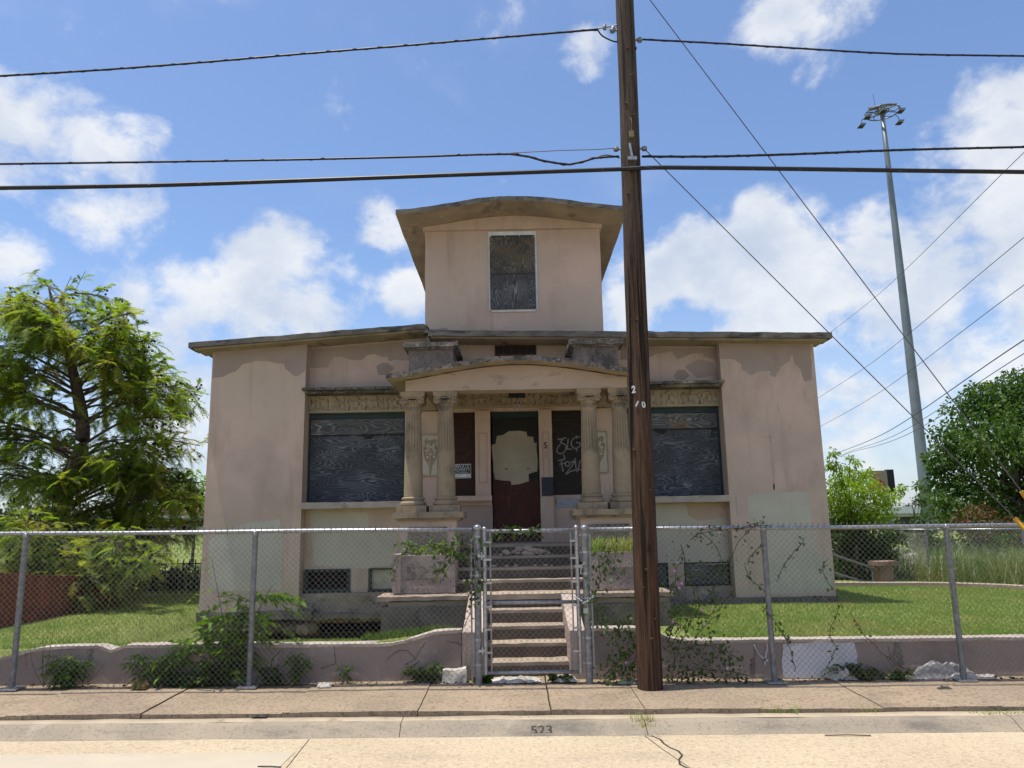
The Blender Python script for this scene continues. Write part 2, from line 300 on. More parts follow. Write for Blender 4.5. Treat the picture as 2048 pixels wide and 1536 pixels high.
# ------------------------------------------------------------------ mesh helpers
ORG = {}
def tag(o, label=None, cat=None, group=None, kind=None):
    if label: o['label'] = label
    if cat: o['category'] = cat
    if group: o['group'] = group
    if kind: o['kind'] = kind
    return o
def empty(name, loc, label, cat, group=None):
    o = bpy.data.objects.new(name, None); col.objects.link(o); o.location = loc; o.empty_display_size = .2
    ORG[o.name] = Vector(loc); return tag(o, label, cat, group)
def link(name, me, parent=None, org=None):
    o = bpy.data.objects.new(name, me); col.objects.link(o)
    if parent is not None: o.parent = parent; ORG[o.name] = ORG[parent.name]
    else:
        o.location = org or (0, 0, 0); ORG[o.name] = Vector(org or (0, 0, 0))
    return o
def nz(p, f): return noise.noise_vector(Vector(p)*f)
class MB:
    def __init__(s): s.v = []; s.f = []; s.fm = []; s.cur = 0
    def add(s, vs, fs):
        o = len(s.v); s.v += [tuple(v) for v in vs]; s.f += [tuple(i+o for i in f) for f in fs]; s.fm += [s.cur]*len(fs); return s
    def box(s, x0, x1, y0, y1, z0, z1):
        return s.add([(x0,y0,z0),(x1,y0,z0),(x1,y1,z0),(x0,y1,z0),(x0,y0,z1),(x1,y0,z1),(x1,y1,z1),(x0,y1,z1)],
              [(0,3,2,1),(4,5,6,7),(0,1,5,4),(1,2,6,5),(2,3,7,6),(3,0,4,7)])
    def prism(s, poly, y0, y1):           # poly in (x, z) extruded along y
        n = len(poly)
        ar = sum(poly[i][0]*poly[(i+1)%n][1]-poly[(i+1)%n][0]*poly[i][1] for i in range(n))
        if ar < 0: poly = poly[::-1]
        vs = [(x, y0, z) for x, z in poly]+[(x, y1, z) for x, z in poly]
        fs = [tuple(range(n)), tuple(range(2*n-1, n-1, -1))]+[(i, i+n, (i+1)%n+n, (i+1)%n) for i in range(n)]
        return s.add(vs, fs)
    def prismx(s, poly, x0, x1):          # poly in (y, z) extruded along x
        n = len(poly)
        vs = [(x0, y, z) for y, z in poly]+[(x1, y, z) for y, z in poly]
        fs = [tuple(range(n-1, -1, -1)), tuple(range(n, 2*n))]+[(i, (i+1)%n, (i+1)%n+n, i+n) for i in range(n)]
        return s.add(vs, fs)
    def tube(s, pts, r, n=6, cap=True):
        pts = [Vector(p) for p in pts]; rs = r if isinstance(r, (list, tuple)) else [r]*len(pts)
        ref = Vector((0, 0, 1)); vs = []; m = len(pts)
        for i, p in enumerate(pts):
            t = (pts[min(i+1, m-1)]-pts[max(i-1, 0)]).normalized()
            a = t.cross(ref)
            if a.length < .05: a = t.cross(Vector((1, 0, 0)))
            a.normalize(); b = t.cross(a)
            for j in range(n):
                an = 6.28319*j/n; vs.append(p+(a*math.cos(an)+b*math.sin(an))*rs[i])
        fs = [(i*n+j, i*n+(j+1)%n, (i+1)*n+(j+1)%n, (i+1)*n+j) for i in range(m-1) for j in range(n)]
        if cap: fs += [tuple(range(n-1, -1, -1)), tuple(range((m-1)*n, m*n))]
        return s.add(vs, fs)
    def lathe(s, prof, c, n=24, fl=None):   # prof [(r, z)]
        vs = []
        for r, z in prof:
            for j in range(n):
                a = 6.28319*j/n; rr = r*(1 if fl is None else fl(a, z)); vs.append((c[0]+rr*math.cos(a), c[1]+rr*math.sin(a), c[2]+z))
        m = len(prof)
        fs = [(i*n+j, i*n+(j+1)%n, (i+1)*n+(j+1)%n, (i+1)*n+j) for i in range(m-1) for j in range(n)]
        fs += [tuple(range(n-1, -1, -1)), tuple(range((m-1)*n, m*n))]
        return s.add(vs, fs)
    def ell(s, c, rx, ry, rz, n=8, m=5):
        vs = [(c[0], c[1], c[2]-rz)]
        for i in range(1, m):
            th = math.pi*i/m-math.pi/2
            for j in range(n):
                a = 6.28319*j/n; vs.append((c[0]+rx*math.cos(th)*math.cos(a), c[1]+ry*math.cos(th)*math.sin(a), c[2]+rz*math.sin(th)))
        vs.append((c[0], c[1], c[2]+rz)); L = len(vs)-1
        fs = [(0, 1+(j+1)%n, 1+j) for j in range(n)]
        fs += [(1+i*n+j, 1+i*n+(j+1)%n, 1+(i+1)*n+(j+1)%n, 1+(i+1)*n+j) for i in range(m-2) for j in range(n)]
        fs += [(L, 1+(m-2)*n+j, 1+(m-2)*n+(j+1)%n) for j in range(n)]
        return s.add(vs, fs)
    def gbox(s, x0, x1, y0, y1, z0, z1, step=.12, amp=.006, f=6., fn=None):
        """box with gridded, slightly worn faces"""
        def seg(a, b): return max(1, min(90, int(abs(b-a)/step)))
        nx, ny, nz_ = seg(x0, x1), seg(y0, y1), seg(z0, z1)
        def D(p):
            p = Vector(p)+noise.noise_vector(Vector(p)*f)*amp
            return fn(p) if fn else p
        def grid(o, du, dv, nu, nv):
            vs = [D((o[0]+du[0]*i/nu+dv[0]*j/nv, o[1]+du[1]*i/nu+dv[1]*j/nv, o[2]+du[2]*i/nu+dv[2]*j/nv)) for j in range(nv+1) for i in range(nu+1)]
            s.add(vs, [(j*(nu+1)+i, j*(nu+1)+i+1, (j+1)*(nu+1)+i+1, (j+1)*(nu+1)+i) for j in range(nv) for i in range(nu)])
        dx, dy, dz = (x1-x0, 0, 0), (0, y1-y0, 0), (0, 0, z1-z0)
        grid((x0,y0,z0), dx, dz, nx, nz_); grid((x1,y0,z0), dy, dz, ny, nz_)
        grid((x0,y1,z0), dz, dx, nz_, nx); grid((x0,y0,z0), dz, dy, nz_, ny)
        grid((x0,y0,z1), dx, dy, nx, ny); grid((x0,y0,z0), dy, dx, ny, nx)
        return s
    def mesh(s, name, mats, smooth=False, org=(0, 0, 0)):
        me = bpy.data.meshes.new(name)
        me.from_pydata([(a-org[0], b-org[1], c-org[2]) for a, b, c in s.v], [], s.f)
        for m in (mats if isinstance(mats, (list, tuple)) else [mats]): me.materials.append(X[m])
        if any(s.fm): me.polygons.foreach_set('material_index', s.fm)
        if smooth: me.polygons.foreach_set('use_smooth', [True]*len(s.f))
        me.update(); return me
    def build(s, name, mats, parent=None, smooth=False, bev=0., org=None):
        if parent is not None: org = ORG[parent.name]
        if org is None:
            xs, ys, zs = zip(*s.v); org = Vector(((min(xs)+max(xs))/2, (min(ys)+max(ys))/2, min(zs)))
        o = link(name, s.mesh(name, mats, smooth, org), parent, org)
        if bev:
            b = o.modifiers.new('bevel', 'BEVEL'); b.width = bev; b.segments = 2; b.limit_method = 'ANGLE'
        return o
def tri_mesh(name, V, F, mat, parent=None, org=(0, 0, 0), kind=None):
    """numpy mesh: V (n,3), F (m,k)"""
    if parent is not None: org = ORG[parent.name]
    me = bpy.data.meshes.new(name); V = np.asarray(V, dtype=np.float32)-np.array(org, dtype=np.float32); F = np.asarray(F, dtype=np.int32)
    kk = F.shape[1]
    me.vertices.add(len(V)); me.vertices.foreach_set('co', V.ravel())
    me.loops.add(F.size); me.loops.foreach_set('vertex_index', F.ravel())
    me.polygons.add(len(F)); me.polygons.foreach_set('loop_start', np.arange(0, F.size, kk, dtype=np.int32))
    me.polygons.foreach_set('loop_total', np.full(len(F), kk, dtype=np.int32))
    me.materials.append(X[mat]); me.update(calc_edges=True)
    o = link(name, me, parent, org)
    if kind: o['kind'] = kind
    return o
def unit(a): return a/np.maximum(np.linalg.norm(a, axis=1, keepdims=True), 1e-6)
def leaf_arrays(C, D, L, W, droop=.25):
    """folded leaf quads at C pointing along D; L, W lengths and widths (arrays)"""
    n = len(C); D = unit(D); S = unit(np.cross(D, rng.normal(size=(n, 3)))); Nn = np.cross(D, S)
    L = np.broadcast_to(L, n)[:, None]; W = np.broadcast_to(W, n)[:, None]
    a = C; tip = C+D*L-np.array([0, 0, 1])*L*droop
    mid = C+D*L*.45
    b = mid+S*W*.5+Nn*W*.15; c = mid-S*W*.5+Nn*W*.15
    V = np.stack([a, b, tip, c], 1).reshape(-1, 3)
    F = np.arange(4*n).reshape(n, 4)
    return V, F
def merge(parts):
    Vs, Fs, o = [], [], 0
    for V, F in parts: Vs.append(V); Fs.append(F+o); o += len(V)
    return np.concatenate(Vs), np.concatenate(Fs)
def text_mesh(txt, size, ext=.004, bold=0.):
    cu = bpy.data.curves.new('lettering', 'FONT'); cu.body = txt; cu.size = size; cu.extrude = ext; cu.align_x = 'CENTER'; cu.align_y = 'CENTER'
    cu.offset = bold
    ob = bpy.data.objects.new('lettering', cu); col.objects.link(ob)
    dg = bpy.context.evaluated_depsgraph_get(); dg.update()
    me = bpy.data.meshes.new_from_object(ob.evaluated_get(dg)); bpy.data.objects.remove(ob); return me
def text(name, txt, size, loc, mat, parent, ext=.004, bold=0., sx=1., rz=0., tilt=0.):
    me = text_mesh(txt, size, ext, bold)
    Mx = Matrix.Translation(Vector(loc)-ORG[parent.name]) @ Matrix.Rotation(rz, 4, 'Z') @ Matrix.Rotation(R(90), 4, 'X') @ Matrix.Rotation(tilt, 4, 'Z') @ Matrix.Diagonal((sx, 1, 1, 1))
    me.transform(Mx); me.materials.clear(); me.materials.append(X[mat]); me.name = name
    return link(name, me, parent)
def S(x): return -.0085*x                 # the street falls gently to the right
def shear(V):
    V = [(a, b, c+S(a)) for a, b, c in V]; return V
def S(x): return -.0085*max(-12., min(12., x))
def sstep(a, b, x):
    t = max(0., min(1., (x-a)/(b-a))); return t*t*(3-2*t)
# ------------------------------------------------------------------ terrain
def lawn_z(x, y):
    z = .37 + (S(x)*.9 if x > 0 else S(x)*.15)
    if x < 0:
        pit = sstep(-5.25, -4.7, x)*sstep(9.0, 9.8, y)            # washed out ground in front of the house
        z -= .50*pit*(1-sstep(13.5, 14.5, y))
        z += .10*sstep(-1.9, -.8, x)*(1-sstep(9.2, 9.9, y))
    z += .025*noise.noise(Vector((x*.7, y*.7, 3.)))
    return z
def ground_z(x, y):
    if y < 8.61: return -.75
    z = lawn_z(x, y)
    if -.62 < x < .75 and y < 12.6: z = -.3
    far = sstep(17, 24, y)
    z = z*(1-far)+(.25)*far
    if x < 0:
        z += 1.25*sstep(24, 38, y)*sstep(0, -4, x)                 # grassed freeway bank
        z -= 1.25*sstep(60, 90, y)*sstep(0, -4, x)
    z += .35*noise.noise(Vector((x*.06, y*.06, 1.)))*sstep(30, 60, y)
    return z
def axis(fine, step, ends):
    a = list(np.arange(fine[0], fine[1]+1e-6, step)); v = a[-1]; s = step
    while v < ends[1]: s *= 1.35; v += s; a.append(v)
    v = a[0]; s = step; b = []
    while v > ends[0]: s *= 1.35; v -= s; b.append(v)
    return b[::-1]+a
xs = axis((-12, 13), .25, (-2500, 2500)); ys = axis((8.62, 18), .22, (-1500, 3000))
ys = sorted([y for y in ys if y > 8.6 or y < 8.0]+[8.60])
V = [(x, y, ground_z(x, y)) for y in ys for x in xs]; n = len(xs)
F = [(j*n+i, j*n+i+1, (j+1)*n+i+1, (j+1)*n+i) for j in range(len(ys)-1) for i in range(n-1)]
g = MB(); g.add(V, F); g.build('ground', 'soil', org=(0, 0, 0), smooth=True)['kind'] = 'structure'

def road_x(): return [-900, -200, -60, -30]+list(np.arange(-12, 12.01, .6))+[30, 60, 200, 900]
def sheet(prof, xs_, mb, f=0.):
    """profile [(y, z)] swept along the street"""
    m = len(prof); vs = []
    for x in xs_:
        for y, z in prof: vs.append((x, y, z+S(x)))
    mb.add(vs, [(i*m+j, (i+1)*m+j, (i+1)*m+j+1, i*m+j+1) for i in range(len(xs_)-1) for j in range(m-1)])
# road slabs: three panes of concrete separated by joints
KF = 6.98                                                         # foot of the kerb
road = bpy.data.objects.new('road', None); col.objects.link(road); road['kind'] = 'structure'; ORG['road'] = Vector((0, 0, 0))
JX = [-9.5, -5.6, -1.75, 1.10, 5.2, 9.6]
def joint(i, y):                                                   # skewed, wandering joints
    return JX[i] + (.16*(KF-y) if i == 3 else 0.0) + .03*math.sin(y*2.1+i)
edges = [lambda y: -400.]+[(lambda y, i=i: joint(i, y)) for i in range(6)]+[lambda y: 400.]
yy = [-14, -8, -4, -2, 0]+list(np.arange(1, KF+.01, .35))
yy[-1] = KF
RZ = lambda y: -.158 + .012*(KF-y) if y > 2 else -.158+.012*(KF-2)
for i in range(7):
    mb = MB()
    for y in yy: 
        for x in (edges[i](y)+.004, edges[i+1](y)-.004): mb.v.append((x, y, RZ(y)+S(x)))
    for j in range(len(yy)-1): mb.f.append((2*j, 2*j+1, 2*j+3, 2*j+2)); mb.fm.append(0)
    o = mb.build('road_slab', 'street', road)
mb = MB(); sheet([(-14, -.26), (KF+.1, -.26)], road_x(), mb); mb.build('joint_dirt', 'crack', road)
mb = MB()                                                          # one repaired, greyer pane at the left
for y in (1.5, 6.55): 
    for x in (-9.4, -1.80): mb.v.append((x if x < -5 else joint(2, y)-.03, y, RZ(y)+S(x)+.004))
mb.f.append((0, 1, 3, 2)); mb.fm.append(0); mb.build('repair_slab', 'slabnew', road)
mb = MB()                                                          # crack running to the viewer
pts = [(1.12+.16*(KF-y)+.05*math.sin(y*5)+.03*math.sin(y*13), y, RZ(y)+S(1.3)+.002) for y in np.arange(3.0, 7.0, .12)]
for p in pts: mb.v += [(p[0]-.006-.006*abs(math.sin(p[1]*9)), p[1], p[2]+.003), (p[0]+.005, p[1], p[2]+.003)]
mb.f += [(2*j, 2*j+1, 2*j+3, 2*j+2) for j in range(len(pts)-1)]; mb.fm += [0]*(len(pts)-1); mb.build('crack', 'crack', road)

# kerb (rounded) in lengths, sidewalk slabs with open joints
kerb = bpy.data.objects.new('kerb', None); col.objects.link(kerb); kerb['kind'] = 'structure'; ORG['kerb'] = Vector((0, 0, 0))
kprof = [(KF-.03, -.20), (KF-.012, -.161), (KF+.02, -.150), (KF+.055, -.136), (KF+.095, -.108), (KF+.125, -.086), (KF+.16, -.073), (KF+.20, -.068)]
kx = [-200, -60, -12.5, -8.6, -4.9, -1.02, 1.10, 4.3, 8.2, 12.5, 60, 200]
for a, b in zip(kx[:-1], kx[1:]):
    mb = MB(); nn = max(1, min(30, int((b-a)/.25))); sheet(kprof, [a+.003+(b-a-.006)*i/nn for i in range(nn+1)], mb)
    mb.v = [tuple(Vector(v)+nz(v, 3.)*.007) for v in mb.v]
    mb.build('kerb_stone', 'kerb', kerb, smooth=True)
    mb = MB(); sheet([(KF+.20, -.068), (KF+.31, -.060), (KF+.315, -.09)], [a+.003+(b-a-.006)*i/nn for i in range(nn+1)], mb)
    mb.v = [tuple(Vector(v)+nz(v, 5.)*.008) for v in mb.v]
    mb.build('kerb_edge', 'kerbtop', kerb, smooth=True)
text('stencil_number', '523', .10, (.20, KF+.046, -.122+S(.2)), 'stencil', kerb, .002, .002, 1.3, 0, 0)
walk = bpy.data.objects.new('sidewalk', None); col.objects.link(walk); walk['kind'] = 'structure'; ORG['sidewalk'] = Vector((0, 0, 0))
sx = [-200, -60, -12.2, -9.4, -7.5, -5.7, -4.6, -3.38, -2.12, -.90, .30, 1.14, 2.18, 3.28, 4.35, 5.6, 7.0, 8.4, 9.8, 12.2, 60, 200]
for i, (a, b) in enumerate(zip(sx[:-1], sx[1:])):
    mb = MB(); h = random.uniform(-.006, .006); tl = random.uniform(-.006, .006)
    q = .05 if i in (6, 13) else .006
    mb.gbox(a+.003, b-(.011 if i in (6, 9) else .004), KF+.335, 8.75, -.16, 0, .12 if b-a < 10 else 20, .006, 4.,
        lambda p: Vector((p.x, p.y, p.z+S(p.x)+h+tl*(p.x-a)-.024*(8.5-p.y)/1.2*(p.z > -.1))))
    mb.build('sidewalk_slab', 'sidewalk', walk)
mb = MB(); sheet([(KF+.25, -.10), (8.7, -.075)], road_x(), mb); mb.build('joint_dirt', 'crack', walk)

# ------------------------------------------------------------------ the house
HC = (.02, 12.5, .3)
house = empty('house', HC, 'pink stucco house with boarded windows, columned porch and square turret', 'house')
def hb(name, mat, *boxes, bev=0., step=None, amp=.004, parent=None):
    mb = MB()
    for b in boxes:
        if step: mb.gbox(*b, step, amp)
        else: mb.box(*b)
    return mb.build(name, mat, parent or house, bev=bev)
BY = 12.74                                                         # bay wall plane
wall = hb('wall', 'stucco',
   (-3.42, -.36, BY, 12.98, .98, 1.95), (-2.66, -2.37, BY, 12.98, .61, .98), (-1.6, -.36, BY, 12.98, .61, .98),
   (.44, 3.46, BY, 12.98, .98, 1.95), (.44, 2.21, BY, 12.98, .61, .98), (2.46, 2.72, BY, 12.98, .61, .98),
   (-1.80, -1.12, BY, 12.98, 1.95, 3.52), (1.19, 1.86, BY, 12.98, 1.95, 3.52), (-1.12, 1.19, BY, 12.98, 3.50, 3.56),
   (-1.6, 1.8, 11.4, 12.98, .35, 1.30), step=.22, amp=.005)
def topped(x0, x1, y0, y1, z0, ta, tb):
    mb = MB(); mb.gbox(x0, x1, y0, y1, z0, z0+1, .22, .005, 6., lambda p: Vector((p.x, p.y, z0+(p.z-z0)*(ta+(tb-ta)*(p.x-x0)/(x1-x0)-z0)))); return mb
topped(-3.42, -1.39, BY, 12.98, 3.82, 4.69, 4.82).build('upper_wall', 'stucco', house)
topped(-1.388, 3.46, BY, 12.98, 3.82, 4.70, 4.58).build('upper_wall', 'stucco', house)
for x0, x1, zt in ((-4.98, -3.42, (4.60, 4.695)), (3.46, 5.03, (4.63, 4.575))):
    topped(x0, x1, 12.5, 12.98, .36, zt[0], zt[1]).build('pilaster', 'stucco', house)
for x0, x1 in ((-4.98, -4.74), (4.79, 5.03)):
    hb('side_wall', 'stucco', (x0, x1, 12.982, 20.5, .36, 4.54), step=.4, amp=.005)
hb('back_wall', 'stucco', (-4.98, 5.03, 20.502, 20.75, .0, 4.54), step=.6)
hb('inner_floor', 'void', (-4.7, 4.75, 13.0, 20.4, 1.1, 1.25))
# plinth with ragged foot
def ragged(p):
    if p.z < .3 and p.x > -9: p.z += .05*noise.noise(Vector((p.x*2.3, 4., 0)))+.03*noise.noise(Vector((p.x*7, 1., 0)))
    return p
for a, b, c in ((-3.42, -1.62, .27), (1.8, 3.46, .2)):
    mb = MB(); mb.gbox(a, b, 12.66, 12.99, c, .607, .08, .012, 5., ragged); mb.build('plinth', 'plinth', house)
for q in ((-4.99, -3.2, 12.42, 12.9, .24, .362), (-3.2, -1.64, 12.5, 12.9, .22, .30), (3.1, 5.04, 12.45, 12.99, .25, .44), (1.85, 3.5, 12.55, 12.99, .2, .40)):
    mb = MB(); mb.gbox(*q, .07, .018, 5., ragged); mb.build('footing', 'mossy', house)
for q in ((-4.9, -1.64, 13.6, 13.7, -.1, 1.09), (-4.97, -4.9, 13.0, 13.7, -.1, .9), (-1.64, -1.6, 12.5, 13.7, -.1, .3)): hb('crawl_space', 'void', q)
hb('pier', 'mossy', (-4.97, -4.25, 12.52, 12.95, -.1, .28), step=.08, amp=.03)
hb('sill_beam', 'beam', (-3.35, -1.65, 12.7, 12.82, .15, .25), (-3.3, -3.15, 12.75, 12.85, -.05, .2), step=.1, amp=.012)
mb = MB()
for i in range(26):
    x = random.uniform(-4.3, -3.1); r = random.uniform(.04, .12)
    mb.ell((x, random.uniform(12.45, 12.9), .02+r*.5), r*1.3, r, r, 7, 4)
mb.v = [tuple(Vector(v)+nz(v, 9)*.03) for v in mb.v]
o = mb.build('rubble', 'rubble', house); o['kind'] = 'stuff'
# main roof: two slabs of cast concrete eave
def roof_slab(name, x0, z0, x1, z1, yf, yb, th):
    mb = MB()
    def f(p):
        p = p.copy(); t = (p.x-x0)/(x1-x0); p.z += z0+(z1-z0)*t; return p
    mb.gbox(x0, x1, yf, yb, -th, 0, .12, .012, 5., f); return mb.build(name, ['fascia'], house)
roof_slab('eave_slab', -5.27, 4.645, -1.42, 4.895, 12.2, 12.62, .085)
roof_slab('eave_slab', -1.36, 4.785, 5.24, 4.62, 12.2, 12.62, .095)
def soffit(x0, z0, x1, z1, yf, yb):
    mb = MB(); mb.prism([(x0, z0), (x1, z1), (x1, z1+.03), (x0, z0+.03)], yf, yb); return mb
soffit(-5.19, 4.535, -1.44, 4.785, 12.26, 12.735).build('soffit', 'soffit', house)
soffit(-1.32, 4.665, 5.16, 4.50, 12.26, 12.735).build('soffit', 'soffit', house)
mb = MB(); mb.gbox(-5.15, 5.12, 12.75, 20.9, 4.545, 4.62, .4, .008); mb.build('roof_deck', 'fascia', house)
hb('roof_step', 'lichen', (-1.45, -1.365, 12.22, 12.5, 4.75, 4.88), step=.03, amp=.02)

# turret
TX0, TX1, TY = -1.50, 1.61, 13.0
hb('turret_wall', 'stucco', (TX0, TX1, TY, TY+.2, 4.6, 6.80), (TX0, TX0+.2, TY+.202, 18.4, 4.6, 6.80), (TX1-.2, TX1, TY+.202, 18.4, 4.6, 6.80), (TX0, TX1, 18.4, 18.6, 4.6, 6.8), step=.25, amp=.006)
TC = .045
def t_arch(x): return .21*(0.5+.5*math.cos(math.pi*min(1, abs(x-TC)/1.97)))**.85
def arch_slab(c, hw, zb, fn, yf, yb, th, amp=.01, ny=None, drop=0.):
    mb = MB(); N = 64; ny = ny or 14
    ys_ = [yf+(yb-yf)*(j/ny) for j in range(ny+1)]
    for j, y in enumerate(ys_):
        for i in range(N+1):
            x = c-hw+2*hw*i/N; z = zb+fn(x)
            for dz in (0, -th):
                q = Vector((x, y, z+dz)); mb.v.append(tuple(q+noise.noise_vector(q*5)*amp))
    W = 2*(N+1); ix = lambda j, i, k: j*W+i*2+k
    for j in range(ny):
        for i in range(N):
            mb.f.append((ix(j,i,0), ix(j,i+1,0), ix(j+1,i+1,0), ix(j+1,i,0))); mb.fm.append(0)
            mb.f.append((ix(j,i,1), ix(j+1,i,1), ix(j+1,i+1,1), ix(j,i+1,1))); mb.fm.append(1)
        for i, fl in ((0, 1), (N, 0)):
            q = (ix(j,i,0), ix(j+1,i,0), ix(j+1,i,1), ix(j,i,1)); mb.f.append(q if fl else q[::-1]); mb.fm.append(0)
    for j, fl in ((0, 1), (ny, 0)):
        for i in range(N):
            q = (ix(j,i,0), ix(j,i,1), ix(j,i+1,1), ix(j,i+1,0)); mb.f.append(q if fl else q[::-1]); mb.fm.append(0)
    return mb
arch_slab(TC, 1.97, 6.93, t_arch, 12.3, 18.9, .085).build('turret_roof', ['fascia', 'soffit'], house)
N = 40; pl = [(TX0-.04, 6.80), (TX1+.04, 6.80)]+[(TX1+.04-(TX1-TX0+.08)*i/N, 6.84+t_arch(TX1+.04-(TX1-TX0+.08)*i/N)) for i in range(N+1)]
MB().prism(pl, TY-.06, TY+.16).build('turret_band', 'stucco', house)
for xx in (TX0-.04, TX1-.16):
    MB().box(xx, xx+.2, TY+.162, 18.5, 6.802, 6.93).build('turret_band', 'stucco', house)
# turret window
win = hb('turret_window', 'white', (-.375, -.335, TY-.025, TY+.03, 5.32, 6.77), (.44, .48, TY-.025, TY+.03, 5.32, 6.77), (-.335, .44, TY-.025, TY+.03, 6.70, 6.77), (-.335, .44, TY-.02, TY+.02, 5.29, 5.33))
hb('pane', 'teal', (-.334, .439, TY-.012, TY-.002, 6.4, 6.699), parent=win)
for x in (-.09, .17): hb('muntin', 'white', (x, x+.015, TY-.018, TY-.0125, 6.6, 6.698), parent=win)
for nm, z0, z1, mt, lb in (('plywood_sheet', 5.975, 6.665, 'ply_vert_brown', None), ('plywood_sheet', 5.335, 5.962, 'ply_vert', None)):
    hb(nm, mt, (-.352, .447, TY-.05, TY-.03, z0, z1), parent=win)
# attic vent over the porch
vent = hb('vent_grille', 'rustgrille', (-.28, .42, BY-.03, BY+.02, 4.60, 4.625), (-.28, .42, BY-.03, BY+.02, 4.45, 4.475), *[(x, x+.014, BY-.03, BY+.02, 4.475, 4.60) for x in (-.28, -.145, -.01, .13, .27, .406)])
hb('painted_dark_backing', 'black', (-.266, .406, BY-.012, BY-.004, 4.476, 4.599), parent=vent)  # black sheet standing in for the dark recess behind the bars

# windows boarded with plywood
def boarded(x0, x1, flip):
    fr = hb('window', 'teal', (x0, x1, 12.80, 12.9, 3.43, 3.52), (x0, x0+.03, 12.80, 12.9, 2.04, 3.43), (x1-.03, x1, 12.80, 12.9, 2.04, 3.43), (x0, x1, 12.80, 12.9, 2.02, 2.045))
    hb('plywood_strip', 'ply_top', (x0+.031, x1-.031, 12.815, 12.84, 3.165, 3.425), parent=fr)
    hb('plywood_sheet', 'ply_blue', (x0+.031, x1-.031, 12.822, 12.85, 2.05, 3.145), parent=fr)
    hb('batten', 'black', (x0+.031, x1-.031, 12.805, 12.822, 3.146, 3.160), parent=fr)
    c = x0+(.98 if not flip else .62)
    hb('latch', 'black', (c-.09, c+.09, 12.79, 12.815, 3.12, 3.165), (c-.04, c+.05, 12.785, 12.815, 3.09, 3.12), parent=fr)
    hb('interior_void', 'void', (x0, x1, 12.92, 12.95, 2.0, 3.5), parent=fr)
boarded(-3.42, -1.80, False); boarded(1.86, 3.46, True)
for x0, x1 in ((-3.42, -1.5), (1.6, 3.46)):
    hb('window_sill', 'coping', (x0 + (.0), x1, 12.46 if x1 < 0 else 12.46, 12.80, 1.935, 2.035), step=.08, amp=.008)
hb('window_sill', 'stucco', (-1.2, -.36, 12.56, 12.80, 2.02, 2.10), step=.1, amp=.004)
hb('window_sill', 'stucco', (-1.2, -.36, BY-.03, 12.80, 1.951, 2.02), step=.1, amp=.004)
hb('door_side_wall', 'stucco', (.64, 1.19, 12.765, 12.98, 1.951, 2.095), step=.2)
# hood mouldings and friezes
for x0, x1 in ((-3.45, -1.35), (1.45, 3.49)):
    mb = MB(); mb.gbox(x0, x1, 12.40, 12.75, 3.86, 3.90, .08, .006); mb.gbox(x0+.03, x1-.02, 12.48, 12.75, 3.815, 3.858, .08, .006)
    mb.build('hood_moulding', 'lichen', house)
def figure(cx, cz, y, s, flip, seed):
    r_ = random.Random(seed); f = -1 if flip else 1; mb = MB()
    T = lambda a, b: (cx+f*a*s, y, cz+b*s)
    mb.ell(T(0, .01), .055*s, .035, .085*s, 8, 6); mb.ell(T(.02+r_.uniform(-.03, .03), .125), .04*s, .03, .042*s, 8, 6)
    for pth in ([(0, .07), (.07, .05+r_.uniform(-.03, .06)), (.12, .08+r_.uniform(-.05, .05))], [(-.02, .07), (-.08, .03), (-.13, .06+r_.uniform(-.06, .04))],
                [(.02, -.06), (.09, -.05+r_.uniform(-.03, .03)), (.11, -.13)], [(-.01, -.06), (-.07, -.10), (-.13, -.125)]):
        mb.tube([T(a, b) for a, b in pth], [.026*s, .024*s, .014*s], 6)
    for a in (-.16, .17):
        mb.tube([T(a, -.12), T(a+.02, -.03), T(a-.03*r_.choice((1, -1)), .07), T(a+.015, .11)], [.010*s, .014*s, .012*s, .006*s], 5)
    return mb
def frieze(x0, x1, z0, z1, y, n, seed):
    fr = hb('frieze', 'friezestone', (x0, x1, y, y+.16, z0, z1), (x0, x1, y-.012, y+.02, z1-.03, z1+.0), (x0, x1, y-.015, y+.02, z0, z0+.035), step=.12, amp=.003)
    for i in range(n):
        x = x0+(x1-x0)*(i+.5)/n
        figure(x, (z0+z1)/2-.005, y-.004, .84, i % 2, seed+i).build('relief_figure', 'friezestone', fr, smooth=True)
frieze(-3.42, -1.47, 3.525, 3.81, BY-.012, 6, 1); frieze(1.55, 3.46, 3.525, 3.81, BY-.012, 6, 20); frieze(-1.46, 1.54, 3.562, 3.818, BY-.012, 8, 40)
# porch wall: mullions, side panels, door
for x0, x1, z0 in ((-.625, -.375, 2.1), (.43, .645, 1.345)):
    pm = hb('door_pilaster', 'stucco', (x0, x1, 12.64, 12.9, z0, 3.50), step=.1, amp=.003)
    a, b = x0+.055, x1-.055
    hb('raised_border', 'mauve', (a, a+.008, 12.633, 12.642, 2.32, 3.12), (b-.008, b, 12.633, 12.642, 2.32, 3.12), (a, b, 12.633, 12.642, 2.312, 2.322), (a, b, 12.633, 12.642, 3.12, 3.13), parent=pm)
hb('side_panel', 'ply_red_side', (-1.12, -.625, 12.80, 12.83, 2.10, 3.50)); hb('side_panel', 'ply_black', (.645, 1.19, 12.80, 12.83, 2.10, 3.50))
door = hb('door', 'ply_red', (-.345, .42, 12.81, 12.85, 1.35, 3.40)); hb('door_head', 'teal', (-.36, .43, 12.80, 12.86, 3.40, 3.50), parent=door)
hb('door_threshold', 'mossy', (-.36, .43, 12.55, 12.86, 1.30, 1.349), parent=door)
